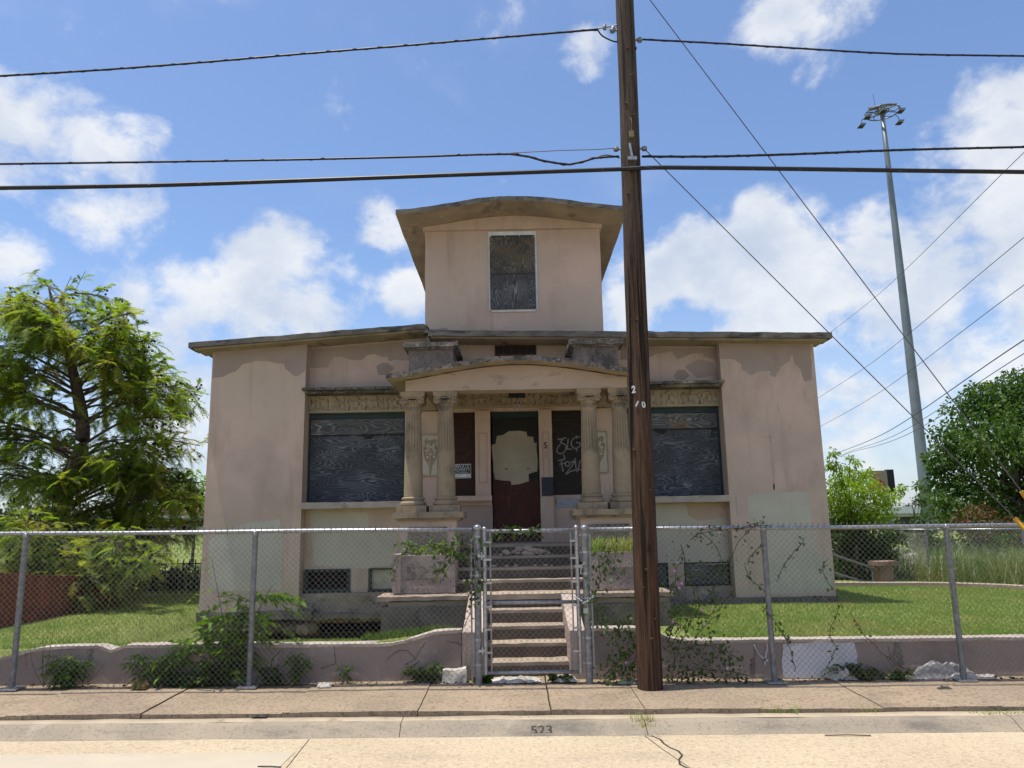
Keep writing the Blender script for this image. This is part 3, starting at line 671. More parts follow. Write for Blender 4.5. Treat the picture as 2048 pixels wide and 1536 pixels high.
def patch(name, pts, y, mat, parent=house, th=.003, jag=.02, w=None):
    """a coat of paint with its own ragged outline, 3 mm proud"""
    pl = [P(a, b, y) for a, b in pts]; out = []
    for i, p in enumerate(pl):
        q = pl[(i+1) % len(pl)]; m = max(1, int((q-p).length/.05))
        for j in range(m):
            r_ = p.lerp(q, j/m); r_ = r_+noise.noise_vector(r_*7)*jag; out.append((r_.x, r_.z))
    if w: out = [(max(w[0], min(w[1], a)), b) for a, b in out]
    return MB().prism(out, y-th, y+.001).build(name, mat, parent)
z3 = lambda L: [(900+a/5.12, 760+b/5.12) for a, b in L]
MB().box(-.342, .417, 12.8088, 12.8098, 2.36, 3.398).build('dark_upper_sheet', 'black', door)  # thin black sheet over the upper half of the door
patch('cream_paint', z3([(428,665),(470,650),(480,575),(550,560),(600,525),(660,515),(720,520),(780,530),(790,575),(850,580),(860,650),(888,650),(893,760),(893,860),(893,940),(810,965),(805,1045),(740,1060),(630,1075),(615,1025),(455,1015),(450,930),(440,800)]), 12.81, 'cream', door)
for (a, b) in ((575, 915), (800, 910)):
    p = P(*z3([(a, b)])[0], 12.80); MB().lathe([(.022, 0), (.022, .01), (.01, .012)], (p.x, 12.80, p.z), 10).build('lock_hole', 'black', door)
gr = None
STRK = [[(1100,608),(1140,605),(1190,590)],[(1165,600),(1130,640),(1170,655),(1190,690),(1165,740),(1125,755),(1095,730),(1105,690),(1130,660)],
 [(1210,600),(1205,650),(1200,700),(1190,715)],[(1195,705),(1250,710)],[(1335,580),(1280,590),(1245,625),(1245,670),(1275,700),(1315,690),(1335,650),(1290,640)],[(1292,565),(1300,600)],[(1295,700),(1297,732)],
 [(1105,825),(1170,810),(1165,765)],[(1120,865),(1180,850)],[(1140,830),(1150,890),(1160,940)],[(1225,860),(1215,880),(1195,882),(1180,862),(1190,840),(1212,838),(1225,860)],
 [(1225,850),(1275,830),(1240,890),(1185,965),(1250,930),(1340,915)],[(1280,800),(1300,940),(1335,820)]]
mb = MB()
def smooth_path(L, n=5):
    o = []
    for i in range(len(L)-1):
        p0, p1, p2, p3 = (Vector(L[max(i-1, 0)]), Vector(L[i]), Vector(L[i+1]), Vector(L[min(i+2, len(L)-1)]))
        for j in range(n):
            t = j/n; o.append(.5*((2*p1)+(p2-p0)*t+(2*p0-5*p1+4*p2-p3)*t*t+(3*p1-p0-3*p2+p3)*t**3))
    return o+[Vector(L[-1])]
for L in STRK:
    pp = [P(*z3([(p.x, p.y)])[0], 12.798) for p in smooth_path(L)]
    mb.v_ = len(mb.v)
    for i, p in enumerate(pp):
        t = (pp[min(i+1, len(pp)-1)]-pp[max(i-1, 0)]).normalized(); nrm = Vector((-t.z, 0, t.x))*.0105
        mb.v += [tuple(p+nrm), tuple(p-nrm)]
    for i in range(len(pp)-1): mb.f.append((mb.v_+2*i, mb.v_+2*i+1, mb.v_+2*i+3, mb.v_+2*i+2)); mb.fm.append(0)
mb.build('graffiti', 'spray', house)
text('house_number', '5', .145, (.533, 12.636, 2.90), 'numdark', house, .003, .002, .9)
text('house_number', '2', .12, (.537, 12.637, 2.755), 'mauve', house, .002, 0, .9); text('house_number', '3', .135, (.54, 12.637, 2.61), 'numghost', house, .002, 0, .9)
hb('wall_panel', 'navy', (.452, .643, 12.618, 12.642, 2.08, 2.38))
hb('blank_plate', 'bluegrey', (.70, 1.10, 12.725, 12.738, 1.89, 2.03)); hb('outlet_box', 'mauve', (.95, 1.02, 12.71, 12.738, 1.70, 1.79)); hb('outlet_face', 'stucco', (.965, 1.005, 12.70, 12.709, 1.715, 1.775))
# relief panels on the porch wall
def scroll_panel(cx, mat):
    p = hb('relief_panel', mat, (cx-.165, cx+.165, BY-.03, BY+.02, 2.44, 3.13), step=.1, amp=.002)
    hb('panel_border', 'friezestone', (cx-.165, cx-.150, BY-.04, BY-.03, 2.44, 3.13), (cx+.150, cx+.165, BY-.04, BY-.03, 2.44, 3.13), (cx-.15, cx+.15, BY-.04, BY-.03, 3.115, 3.13), (cx-.15, cx+.15, BY-.04, BY-.03, 2.44, 2.455), parent=p)
    mb = MB(); y = BY-.032
    for f in (-1, 1):
        for (x_, z_, r_) in ((.06, 3.0, .045), (.085, 2.9, .035), (.06, 2.80, .042), (.05, 2.70, .03)):
            mb.tube([(cx+f*(x_+r_*math.cos(a)*(1-a/9)), y, z_+r_*math.sin(a)*(1-a/9)) for a in np.arange(0, 6.6, .5)], .009, 5)
        mb.tube([(cx, y, 2.48), (cx+f*.015, y, 2.6), (cx+f*.08, y, 2.72), (cx+f*.11, y, 2.86), (cx+f*.06, y, 3.05)], .009, 5)
    for z_ in (2.98, 2.86, 2.74, 2.64): mb.ell((cx, y, z_), .035, .02, .045, 8, 5)
    mb.tube([(cx, y, 2.46), (cx, y, 2.7)], .008, 5); mb.build('scroll_relief', 'friezestone', p, smooth=True)
scroll_panel(-1.37, 'greige'); scroll_panel(1.40, 'greige')
# basement lights
bw = hb('basement_window', 'green_frame', (-3.40, -2.66, 12.72, 12.82, .94, .98), (-3.40, -2.66, 12.70, 12.82, .61, .67), (-3.40, -3.35, 12.72, 12.82, .67, .94), (-2.71, -2.66, 12.72, 12.82, .67, .94))
hb('painted_dark_backing', 'void', (-3.36, -2.70, 12.84, 12.86, .65, .95), parent=bw)  # near-black backing painted as the darkness within the frame
bw = hb('basement_window', 'green_frame', (-2.37, -1.61, 12.73, 12.82, .955, .98), (-2.37, -1.61, 12.71, 12.82, .61, .64), (-2.37, -2.32, 12.73, 12.82, .64, .955))
hb('pale_board', 'board_pale', (-2.32, -1.62, 12.78, 12.80, .65, .95), parent=bw)
for x0, x1 in ((2.22, 2.46), (2.72, 3.45)):
    bw = hb('basement_window', 'black', (x0, x1, 12.73, 12.82, .955, .98), (x0, x1, 12.715, 12.82, .61, .64), (x0, x0+.02, 12.73, 12.82, .64, .955), (x1-.02, x1, 12.73, 12.82, .64, .955))
    hb('plywood_sheet', 'ply_grey' if x0 > 2.5 else 'ply_vert', (x0+.021, x1-.021, 12.76, 12.78, .641, .954), parent=bw)
# coats of patch paint
z8 = lambda L: [(380+a/4.267, 600+b/4.267) for a, b in L]
z4 = lambda L: [(1240+a/3.839, 660+b/3.839) for a, b in L]
patch('patch_paint', z8([(165,400),(172,670),(270,665),(390,610),(450,550),(560,520),(690,525),(800,545),(810,590),(900,645),(930,640),(1005,575),(1012,330)]), 12.5, 'mauve', w=(-4.96, -3.43))
patch('patch_paint', z8([(1024,330),(1020,580),(1170,575),(1210,520),(1230,485),(1290,480),(1340,500),(1380,512),(1470,510),(1510,470),(1570,465),(1640,490),(1670,480),(1700,520),(1740,510),(1855,520),(2200,520),(2200,240)]), BY, 'mauve', w=(-3.41, 3.4))
patch('patch_paint', z8([(1590,570),(1640,535),(1690,535),(1740,580),(1670,640),(1610,640)]), BY-.004, 'mauve')
patch('patch_paint', z4([(0,60),(0,230),(205,225),(290,180),(400,165),(435,225),(540,185),(630,175),(640,205),(735,225),(745,60)]), BY, 'mauve', w=(1.0, 3.45))
patch('patch_paint', z4([(500,280),(600,225),(720,255),(745,350),(590,365),(510,290)]), BY, 'mauve', w=(1.0, 3.45))
patch('patch_paint', z4([(415,340),(440,305),(500,305),(540,350),(500,380),(430,385)]), BY, 'mauve')
patch('patch_paint', z4([(758,60),(765,220),(860,225),(935,260),(935,310),(1010,345),(1050,320),(1160,310),(1150,340),(1190,365),(1230,290),(1300,240),(1315,180),(1345,260),(1390,300),(1415,390),(1475,385),(1462,90)]), 12.5, 'mauve', w=(3.47, 5.01))
patch('patch_paint', [(418,1080),(455,1060),(500,1045),(560,1038),(566,1090),(562,1180),(420,1182)], 12.5, 'greige')
patch('patch_paint', [(620,1024),(735,1024),(738,1060),(760,1062),(790,1056),(800,1130),(690,1140),(628,1128)], BY, 'greige', w=(-3.35, -1.5))
patch('patch_paint', [(905,1008),(983,1008),(984,1090),(905,1090)], BY, 'mauve', w=(-.98, -.37))
patch('patch_paint', [(1290,1008),(1372,1008),(1376,1030),(1395,1042),(1458,1034),(1461,1128),(1290,1128)], BY, 'greige', w=(1.9, 3.44))
patch('patch_paint', [(1495,990),(1560,984),(1618,983),(1626,1055),(1630,1100),(1658,1120),(1663,1180),(1530,1190),(1525,1060),(1498,1060)], 12.5, 'greige', w=(3.6, 5.0))
# cracks and scars in the plaster
def crackline(pts, y, wd, mat='crack', parent=house):
    mb = MB(); pp = [P(a, b, y) for a, b in pts]; o = []
    for i in range(len(pp)-1):
        m = max(1, int((pp[i+1]-pp[i]).length/.035))
        for j in range(m): q = pp[i].lerp(pp[i+1], j/m); o.append(q+Vector((noise.noise(q*16), 0, noise.noise(q*16+Vector((9, 0, 0)))))*.018)
    o.append(pp[-1])
    for i, p in enumerate(o):
        t = (o[min(i+1, len(o)-1)]-o[max(i-1, 0)]).normalized(); nn = Vector((-t.z, 0, t.x))*wd*(.4+.8*random.random())
        mb.v += [(p.x+nn.x, y-.003, p.z+nn.z), (p.x-nn.x, y-.003, p.z-nn.z)]
    mb.f = [(2*i, 2*i+1, 2*i+3, 2*i+2) for i in range(len(o)-1)]; mb.fm = [0]*len(mb.f)
    return mb.build('crack', mat, parent)
crackline([(1540,868),(1543,905),(1546,935),(1548,965)], 12.5, .003, 'rustedge'); crackline([(1548,965),(1548,980)], 12.5, .011)
crackline([(1522,873),(1535,876),(1545,872)], 12.5, .0035, 'rustedge'); crackline([(1576,845),(1580,858)], 12.5, .003, 'rustedge')

# ------------------------------------------------------------------ porch
PCX = .06
def p_arch(x): return .22*(0.5+.5*math.cos(math.pi*min(1, abs(x-PCX)/1.83)))**.75
arch_slab(PCX, 1.83, 3.755, p_arch, 10.6, 12.735, .075, .012, 8).build('porch_roof', ['lichen', 'soffit'], house)
def ent(y0, y1, x0, x1):
    N = 40; pl = [(x0, 3.53), (x1, 3.53)]+[(x1-(x1-x0)*i/N, 3.665+p_arch(x1-(x1-x0)*i/N)) for i in range(N+1)]
    return MB().prism(pl, y0, y1)
X['entab'] = wm('pitted pink entablature', (.42, .325, .265), (.37, .29, .23), 1.4, .9,
    stains=[((.22, .16, .12), 5., .58, .70, .7, (.5, 1, 2.2)), ((.11, .08, .06), 11., .64, .72, .8, (.5, 1, 2))], bump=(70, .3))
ent(10.85, 11.15, -1.53, 1.65).build('entablature', 'entab', house)
for x0, x1 in ((-1.53, -1.27), (1.39, 1.65)):
    MB().box(x0, x1, 11.152, 12.73, 3.532, 3.78).build('side_beam', 'entab', house)
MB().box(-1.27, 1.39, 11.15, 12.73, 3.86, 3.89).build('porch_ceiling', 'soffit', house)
for x0, x1 in ((-1.59, -.90), (.97, 1.66)):
    mb = MB(); mb.gbox(x0, x1, 11.62, 12.738, 3.75, 4.32, .09, .014, 5.); b = mb.build('parapet_block', 'speckle_dark', house)
    mb = MB(); mb.gbox(x0-.03, x1+.03, 11.58, 12.738, 4.315, 4.345, .06, .008); mb.gbox(x0-.075, x1+.075, 11.53, 12.738, 4.345, 4.425, .06, .016, 6.); mb.build('block_cap', 'lichen', b)
COLX = (-1.43, -.965, 1.10, 1.545); CY = 11.02
def flute(a, z):
    if z < .62 or z > 1.20: return 1.
    return 1-.13*max(0., math.sin(a*18))**.7*min(1, (z-.62)/.03, (1.20-z)/.03)
proto = None
for cx in COLX:
    if proto is None:
        prof = [(.135, 0), (.135, .02)]+[(.134-.028*(t**1.6), .02+1.2*t) for t in np.linspace(.02, .985, 46)]+[(.118, 1.215), (.120, 1.235), (.108, 1.245), (.108, 1.29)]
        mb = MB(); mb.lathe(prof, (cx, CY, 2.03), 144, flute); shaft = mb.build('column', 'castone', house, smooth=True)
        mb = MB(); mb.lathe([(.17, 0), (.185, .02), (.185, .045), (.165, .06), (.15, .068), (.148, .08), (.165, .09), (.168, .108), (.145, .122), (.135, .125)], (cx, CY, 1.91), 32)
        mb.gbox(cx-.205, cx+.205, CY-.205, CY+.205, 1.815, 1.911, .05, .007, 8.)
        cb = mb.build('column_base', 'castone', shaft)
        mb = MB(); mb.lathe([(.108, 0), (.125, .05), (.135, .085)], (cx, CY, 3.32), 24)
        mb.prism([(cx-.155, 3.45), (cx+.155, 3.45), (cx+.17, 3.475), (cx+.175, 3.528), (cx-.175, 3.528), (cx-.17, 3.475)], CY-.165, CY+.165)
        for f in (-1, 1):                                           # Ionic volutes as scrolls
            vc = (cx+f*.118, 3.405)
            for yy_ in (CY-.155, CY+.155):
                mb.tube([(vc[0]+f*(.058*(1-a/14))*math.cos(a*1.0+1.2), yy_, vc[1]+(.058*(1-a/14))*math.sin(a*1.0+1.2)) for a in np.arange(0, 12.5, .45)], .0125, 6)
                mb.ell((vc[0], yy_, vc[1]), .016, .018, .016, 8, 5)
            mb.lathe([(.052, -.145), (.045, -.05), (.04, 0), (.045, .05), (.052, .145)], (0, 0, 0), 16)
            nn = 16*5; L = mb.v[-nn:]; mb.v[-nn:] = [(vc[0]+a, CY+c, vc[1]+b) for a, b, c in L]
            mb.ell((cx+f*.045, CY-.13, 3.40), .03, .02, .018, 8, 4)
        for a in (-.05, 0, .05): mb.ell((cx+a, CY-.14, 3.385), .018, .02, .025, 8, 5)
        mb.tube([(cx-.12, CY-.15, 3.447), (cx, CY-.155, 3.432), (cx+.12, CY-.15, 3.447)], .012, 6)
        for j in range(3): mb.tube([(cx+.03*math.cos(a)+(j-1)*.075, CY-.112, 3.30+.035*math.sin(a)) for a in np.arange(3.1, 6.4, .4)], .008, 5)
        cp = mb.build('capital', 'castone', shaft, smooth=False)
        proto = (shaft, cb, cp, cx)
    else:
        s2 = proto[0].copy(); col.objects.link(s2); s2.location = (cx-proto[3], 0, 0)
        for ch in proto[1:3]: c2 = ch.copy(); col.objects.link(c2); c2.parent = s2
for x0, x1 in ((-1.57, -.80), (.91, 1.71)):
    pd = hb('pedestal', 'stucco', (x0, x1, 10.78, 11.35, 1.10, 1.70), step=.1, amp=.006)
    mb = MB(); mb.gbox(x0-.05, x1+.05, 10.73, 11.38, 1.70, 1.735, .06, .006); mb.gbox(x0-.10, x1+.10, 10.68, 11.42, 1.735, 1.815, .06, .008)
    mb.build('pedestal_cap', 'castone', pd)
    hb('pebbledash_panel', 'aggregate', (x0+.10, x1-.13, 10.765, 10.785, 1.36, 1.60), parent=pd)
    hb('panel_lip', 'lichen', (x0+.10, x1-.13, 10.755, 10.79, 1.585, 1.612), parent=pd)

# ------------------------------------------------------------------ stairs up to the porch
stair = empty('staircase', (.1, 8.8, 0), 'worn concrete front steps climbing from the gate to the porch', 'stairs')
def worn(p): return p
for k in range(5):
    z = .15*(k+1); y = 8.76+.32*k; x0, x1 = (-.36, .565)
    if k < 4: b = [(x0, x1, y, y+.36, z-.16, z)]
    else: b = [(-.60, .76, 9.98, 10.5, .70, .765)]
    mb = MB(); mb.gbox(*b[0], .05, .007, 7.); st_ = mb.build('step' if k < 4 else 'landing', 'step', stair)
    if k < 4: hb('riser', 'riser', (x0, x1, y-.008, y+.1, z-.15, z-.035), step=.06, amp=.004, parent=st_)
for x0_, x1_ in ((-1.74, -.602), (.762, 1.96)):
    mb = MB(); mb.gbox(x0_, x1_, 9.88, 10.5, .715, .765, .05, .008, 7.); mb.build('side_ledge', 'ledge', stair)
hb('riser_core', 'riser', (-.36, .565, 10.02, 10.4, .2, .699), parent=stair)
for z, y in ((.905, 10.5), (1.05, 10.8), (1.195, 11.1), (1.345, 11.4)):
    mb = MB(); mb.gbox(-.79, .96, y, y+.33 if z < 1.3 else 12.55, z-.16, z, .06, .009, 6.); st_ = mb.build('step', 'step', stair)
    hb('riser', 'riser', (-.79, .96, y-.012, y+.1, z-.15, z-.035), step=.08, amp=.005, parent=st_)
for x0, x1 in ((-.585, -.36), (.565, .74)):                         # sloping cheeks
    mb = MB(); mb.prismx([(8.56, -.1), (8.56, .50), (8.74, .505), (9.86, .76), (9.95, .76), (9.95, -.1)][::-1], x0, x1); mb.build('cheek_wall', 'pedcol', stair, bev=.008)
for i, (x0, x1) in enumerate(((-1.57, -.78), (.95, 1.76))):
    mb = MB(); mb.gbox(x0, x1, 10.2, 10.78, .775, 1.25, .08, .01, 5.); bl = mb.build('planter_wall', 'speckle', stair)
    hb('planter_edge', 'retain', (x0-.02, x0+.09, 10.19, 10.7, .78, 1.27), parent=bl) if i == 0 else None
    if i == 0: text('carved_number', '523', .25, (-1.20, 10.188, 1.02), 'mossier', bl, .004, .0, 1.2)
for x0, x1 in ((-1.68, -.585), (.74, 1.92)):
    mb = MB(); mb.gbox(x0, x1, 9.9, 10.8, 0, .64, .09, .01, 5.); b = mb.build('lower_block', 'mossier', stair)
    mb = MB(); mb.gbox(x0+.08, x1-.02, 9.93, 10.8, .64, .70, .07, .008, 6.); mb.build('block_ledge', 'step', b)
mb = MB()
for i in range(90):
    x = random.gauss(.12, .22); y = random.uniform(11.12, 11.38); r = random.choice((.012, .02, .03, .045)); h = max(0, .10-abs(x-.12)*.3)
    mb.ell((x, y, 1.195+r*.6+random.uniform(0, h)), r*1.4, r, r*.8, 6, 4)
for i in range(16):
    x = random.uniform(-.4, .5); r = random.uniform(.008, .02); mb.ell((x, random.uniform(10.84, 11.0), 1.05+r), r*1.4, r, r, 6, 4)
mb.v = [tuple(Vector(v)+nz(v, 25)*.012) for v in mb.v]
o = mb.build('plaster_rubble', 'pedcol'); tag(o, 'heap of pale broken plaster lying on the upper porch steps', 'rubble', kind='stuff')

# ------------------------------------------------------------------ retaining walls along the sidewalk
def rwall(name, x0, x1, top, label, brk=()):
    root = empty(name, ((x0+x1)/2, 8.6, 0), label, 'retaining wall')
    def f(p):
        p = p.copy(); t = (p.z+.15)/1.0
        p.z = -.15+t*(top(p.x)-.02+.15)+ (0 if t > .02 else 0); return p
    mb = MB(); mb.gbox(x0, x1, 8.56, 8.73, -.15, .85, .09, .007, 5., f); mb.build('wall_body', 'retain', root)
    def fc(p): p = p.copy(); p.z += top(p.x); return p
    mb = MB(); mb.gbox(x0, x1, 8.548, 8.74, -.02, .012, .06, .008, 6., fc); mb.build('coping', 'coping', root)
    return root
def topL(x):
    z = .405+.015*math.sin(x*1.1); z += .115*sstep(-1.35, -.80, x)
    z -= .10*sstep(-5.0, -5.6, x)+.25*sstep(-5.5, -9, x)
    z -= .045*math.exp(-((x+4.30)/.07)**2); return z
def topR(x): return .50-.135*sstep(1.35, 1.75, x)+S(x)*.9+.012
wl = rwall('retaining_wall', -14, -.59, topL, 'cracked mauve retaining wall beside the left lawn with a chipped, rising top')
wr = rwall('retaining_wall', .745, 14, topR, 'mauve retaining wall before the right lawn with a white painted patch')
patch('white_paint', [(1566,1288),(1640,1284),(1708,1285),(1715,1310),(1714,1352),(1640,1356),(1567,1356),(1564,1320)], 8.556, 'whitepatch', wr, .004, .006)
crackline([(1508,1288),(1516,1305),(1528,1322)], 8.553, .008, 'whitepatch', wr); crackline([(1533,1286),(1533,1305),(1530,1330)], 8.553, .008, 'whitepatch', wr); crackline([(1525,1318),(1536,1322)], 8.553, .016, 'whitepatch', wr)
for L in ([(668,1293),(672,1325),(640,1338)], [(775,1320),(800,1300),(815,1300),(830,1318),(850,1285)], [(840,1320),(815,1345),(800,1362)], [(560,1330),(540,1340),(545,1320),(560,1300)], [(830,1318),(810,1330)], [(895,1283),(925,1290)], [(464,1310),(470,1340)]):
    crackline(L, 8.553, .0035, 'crack', wl)
for L in ([(930,1262),(928,1330),(929,1368)],):
    crackline(L, 8.553, .012, 'coping', wl)
crackline([(1795,1285),(1798,1330)], 8.553, .05, 'mossy', wr)
# ------------------------------------------------------------------ chain link fence and gate
FY = 8.36
def top_z(x): return 1.575+S(x)-.002
def chain_mesh(name, x0, x1, zlo, zhi, y, parent, p=.0305, r=.0025, barbs=True):
    """woven zigzag wires, each a three sided tube; wires touch where the weave locks"""
    K = int((x1-x0)/p); V = []; F = []; o = 0
    for k_ in range(K+1):
        xc = x0+k_*p; a = zlo(xc); b = zhi(xc); m = int((b-a)/p)+1
        j = np.arange(m+1); z = a+(b-a)*j/m; sg = np.where((j+k_) % 2 == 0, 1., -1.)
        x = np.clip(xc+sg*(p*.5+.0012), x0, x1); yv = y+sg*.0022*(1 if k_ % 2 else -1)
        wob = .004*np.sin(z*5+k_*.21)+.003*np.sin(k_*.9)
        c = np.stack([x+wob*.5, yv, z], 1)
        tri = np.array([[1, 0, 0], [-.5, .866, 0], [-.5, -.866, 0]])*r
        V.append((c[:, None, :]+tri[None]).reshape(-1, 3)); i = np.arange(m)[:, None]*3+o
        for q in range(3): F.append(np.concatenate([i+q, i+(q+1) % 3, i+3+(q+1) % 3, i+3+q], 1))
        o += 3*(m+1)
        if barbs and k_ % 2 == 0:                                   # twisted ends standing above the rail
            for dx in (-.006, .006):
                c = np.array([[xc, y, b-.02], [xc+dx*.4, y, b+.018], [xc+dx*1.4, y-.003, b+.040]])
                V.append((c[:, None, :]+tri[None]).reshape(-1, 3)); i = np.arange(2)[:, None]*3+o
                for q in range(3): F.append(np.concatenate([i+q, i+(q+1) % 3, i+3+(q+1) % 3, i+3+q], 1))
                o += 9
    return tri_mesh(name, np.concatenate(V), np.concatenate(F), 'wire', parent, kind='stuff')
def post(x, parent, h=None, r=.030, name='post', plate=True, cap=True):
    zt = h or top_z(x)-.012; z0 = S(x)-.02
    mb = MB(); mb.tube([(x, FY, z0), (x, FY, zt)], r, 14); o = mb.build(name, 'galvdull', parent, smooth=False)
    if cap:
        mb = MB(); mb.lathe([(r+.006, -.03), (r+.006, 0), (r*.95, .012), (r*.6, .022), (.004, .027)], (x, FY, zt), 14); mb.build('post_cap', 'galv', o, smooth=True)
    if plate:
        mb = MB(); mb.box(x-.10, x+.10, FY-.09, FY+.09, S(x)-.004, S(x)+.012); mb.build('base_plate', 'galv', o)
        mb = MB(); [mb.lathe([(.012, 0), (.012, .014)], (x+a, FY-.06, S(x)+.012), 6) for a in (-.07, .07)]; mb.build('bolt', 'galvdull', o)
    return o
def rail(x0, x1, parent, dz=0.):
    n_ = 10; mb = MB(); mb.tube([(x0+(x1-x0)*i/n_, FY, top_z(x0+(x1-x0)*i/n_)+dz+.004*math.sin(i*1.7)) for i in range(n_+1)], .0215, 12)
    return mb.build('top_rail', 'galv', parent, smooth=True)
def ties(x0, x1, parent):
    mb = MB(); x = x0+.3
    while x < x1-.2:
        z = top_z(x); mb.tube([(x+.02*math.sin(a), FY+.027*math.cos(a), z+.027*math.sin(a)) for a in np.arange(0, 6.4, .6)]+[(x+.03, FY-.045, z-.06)], .0028, 4); x += random.uniform(.45, .7)
    o = mb.build('tie_wire', 'wire', parent); o['kind'] = 'stuff'
fl = empty('chain_link_fence', (-4, FY, 0), 'galvanised chain link fence along the pavement before the left lawn, up to the gate', 'fence')
for x in (-7.67, -5.22, -2.77): post(x, fl, cap=True)
rail(-10.2, -.46, fl); ties(-10.2, -.5, fl)
chain_mesh('wire_mesh', -10.2, -.45, lambda x: S(x)+.03, lambda x: top_z(x)+.012, FY-.034, fl)
fr_ = empty('chain_link_fence', (4, FY, 0), 'galvanised chain link fence hung with thin vines, running right behind the pole', 'fence')
for x in (2.65, 4.60, 6.7, 9.0): post(x, fr_, cap=True)
rail(.80, 10.4, fr_, -.012); ties(.9, 10.4, fr_)
chain_mesh('wire_mesh', .79, 10.4, lambda x: S(x)+.03, lambda x: top_z(x)+.0, FY-.034, fr_)
gate = empty('chain_link_gate', (.16, FY, 0), 'narrow galvanised chain link gate with a middle rail, chained shut', 'gate')
band0 = None
def bands(x, zs, parent, r=.034, w=.075):
    global band0
    for z in zs:
        if band0 is None or True:
            mb = MB(); mb.lathe([(r, -.011), (r+.003, -.011), (r+.003, .011), (r, .011)], (x, FY, z), 14); mb.box(x-w, x-r+.004, FY-.012, FY-.006, z-.010, z+.010)
            mb.lathe([(.008, 0), (.008, .014)], (x-w+.012, FY-.02, z-.005), 6)
            mb.build('tension_band', 'galv', parent)
for px, par, s_ in ((-.40, fl, 1), (.745, fr_, -1)):
    zt = 1.60 if px < 0 else 1.578
    po = post(px, par, zt, .037, 'terminal_post', plate=False)
    bands(px, (.20, .45, .85, 1.10, 1.32, 1.50), po, .038, .085 if s_ > 0 else .06)
    tb = px-.065 if s_ > 0 else px+.05
    MB().box(tb-.009, tb+.009, FY-.036, FY-.030, .05, 1.5).build('tension_bar', 'galvdull', po)
GX0, GX1 = -.325, .655
mb = MB()
for x in (GX0, GX1): mb.tube([(x, FY, .10), (x, FY, 1.585)], .0225, 12)
fr = mb.build('gate_frame', 'galv', gate)
for nm, z in (('frame_rail', .115), ('frame_rail', .815), ('frame_rail', 1.555)):
    MB().tube([(GX0+.02, FY, z), (GX1-.02, FY, z-.004)], .019, 12).build(nm, 'galv', gate, smooth=True)
for x in (GX0, GX1):
    mb = MB(); mb.lathe([(.026, -.03), (.026, 0), (.02, .012), (.004, .02)], (x, FY, 1.585), 12); mb.build('frame_cap', 'galv', gate, smooth=True)
    d_ = .062*(1 if x < 0 else -1)
    MB().box(x+d_-.008, x+d_+.008, FY-.03, FY-.022, .13, 1.54).build('tension_bar', 'galvdull', gate)
    for z in (.32, .55, .78, 1.02, 1.26, 1.44):
        mb = MB(); mb.lathe([(.024, -.010), (.028, -.010), (.028, .010), (.024, .010)], (x, FY, z), 12); mb.box(min(x, x+d_*1.2), max(x, x+d_*1.2), FY-.032, FY-.026, z-.010, z+.010); mb.build('clamp', 'galv', gate)
for z in (.34, 1.30):
    mb = MB(); mb.box(-.40, GX0, FY-.045, FY-.035, z-.014, z+.014); mb.lathe([(.010, -.04), (.010, .04)], (GX0-.03, FY-.04, z), 8); mb.build('hinge', 'galv', gate)
mb = MB(); mb.box(GX1-.03, GX1+.06, FY-.03, FY+.03, 1.16, 1.19); mb.tube([(GX1+.03, FY-.03, 1.10), (GX1+.05, FY-.03, 1.19), (GX1+.09, FY-.03, 1.21)], .008, 6); mb.build('latch', 'galv', gate)
chain_mesh('wire_mesh', GX0+.055, GX1-.055, lambda x: .125, lambda x: 1.55, FY-.026, gate, barbs=True)
mb = MB(); pts = [(GX1-.03, FY-.03, .86), (GX1+.03, FY-.05, .82), (.745-.045, FY-.05, .80), (.745+.01, FY-.055, .82), (.745+.06, FY-.045, .86)]
sp = smooth_path(pts, 6)
for i, p in enumerate(sp):
    t = (sp[min(i+1, len(sp)-1)]-sp[max(i-1, 0)]).normalized(); b = Vector((0, 1, 0)) if i % 2 else t.cross(Vector((0, 1, 0)))
    mb.tube([p+t*.017*math.cos(a)+b*.010*math.sin(a) for a in np.arange(0, 6.6, .7)], .0032, 4, False)
tag(mb.build('chain', 'galv', None), 'short steel chain looped round gate frame and terminal post', 'chain')
pl_ = empty('padlock', (.725, FY-.07, .68), 'silver padlock hanging from the chain between gate and post', 'padlock')
MB().box(.698, .752, FY-.085, FY-.058, .695, .755).build('lock_body', 'galv', pl_, bev=.006)
MB().tube([(.709, FY-.071, .752), (.709, FY-.071, .785), (.725, FY-.071, .802), (.741, FY-.071, .785), (.741, FY-.071, .752)], .0045, 6).build('shackle', 'galv', pl_)

# ------------------------------------------------------------------ utility pole with its wires
PY = 8.12
pole = empty('utility_pole', (1.325, PY, -.03), 'tall dark creosoted wooden utility pole standing on the sidewalk', 'utility pole')
def pole_at(z): return Vector((1.327+.0115*z, PY, z)), .128-.0030*z
mb = MB(); nn = 28; zs = np.linspace(-.05, 10.6, 70)
for z in zs:
    c, r = pole_at(z)
    for j in range(nn):
        a = 6.28319*j/nn; u = Vector((math.cos(a)*3, math.sin(a)*3, z*.35)); rr = r*(1+.045*noise.noise(u*1.6)+.03*noise.noise(u*5))
        mb.v.append((c.x+rr*math.cos(a)+.012*noise.noise(Vector((0, 0, z*.7))), c.y+rr*math.sin(a), z))
L = len(zs); mb.f = [(i*nn+j, i*nn+(j+1) % nn, (i+1)*nn+(j+1) % nn, (i+1)*nn+j) for i in range(L-1) for j in range(nn)]+[tuple(range((L-1)*nn, L*nn))]; mb.fm = [0]*len(mb.f)
mb.build('pole_shaft', 'pole', pole, smooth=True)
def front(z, dx=0): c, r = pole_at(z); return Vector((c.x+dx, c.y-math.sqrt(max(r*r-dx*dx, 1e-4)), z))
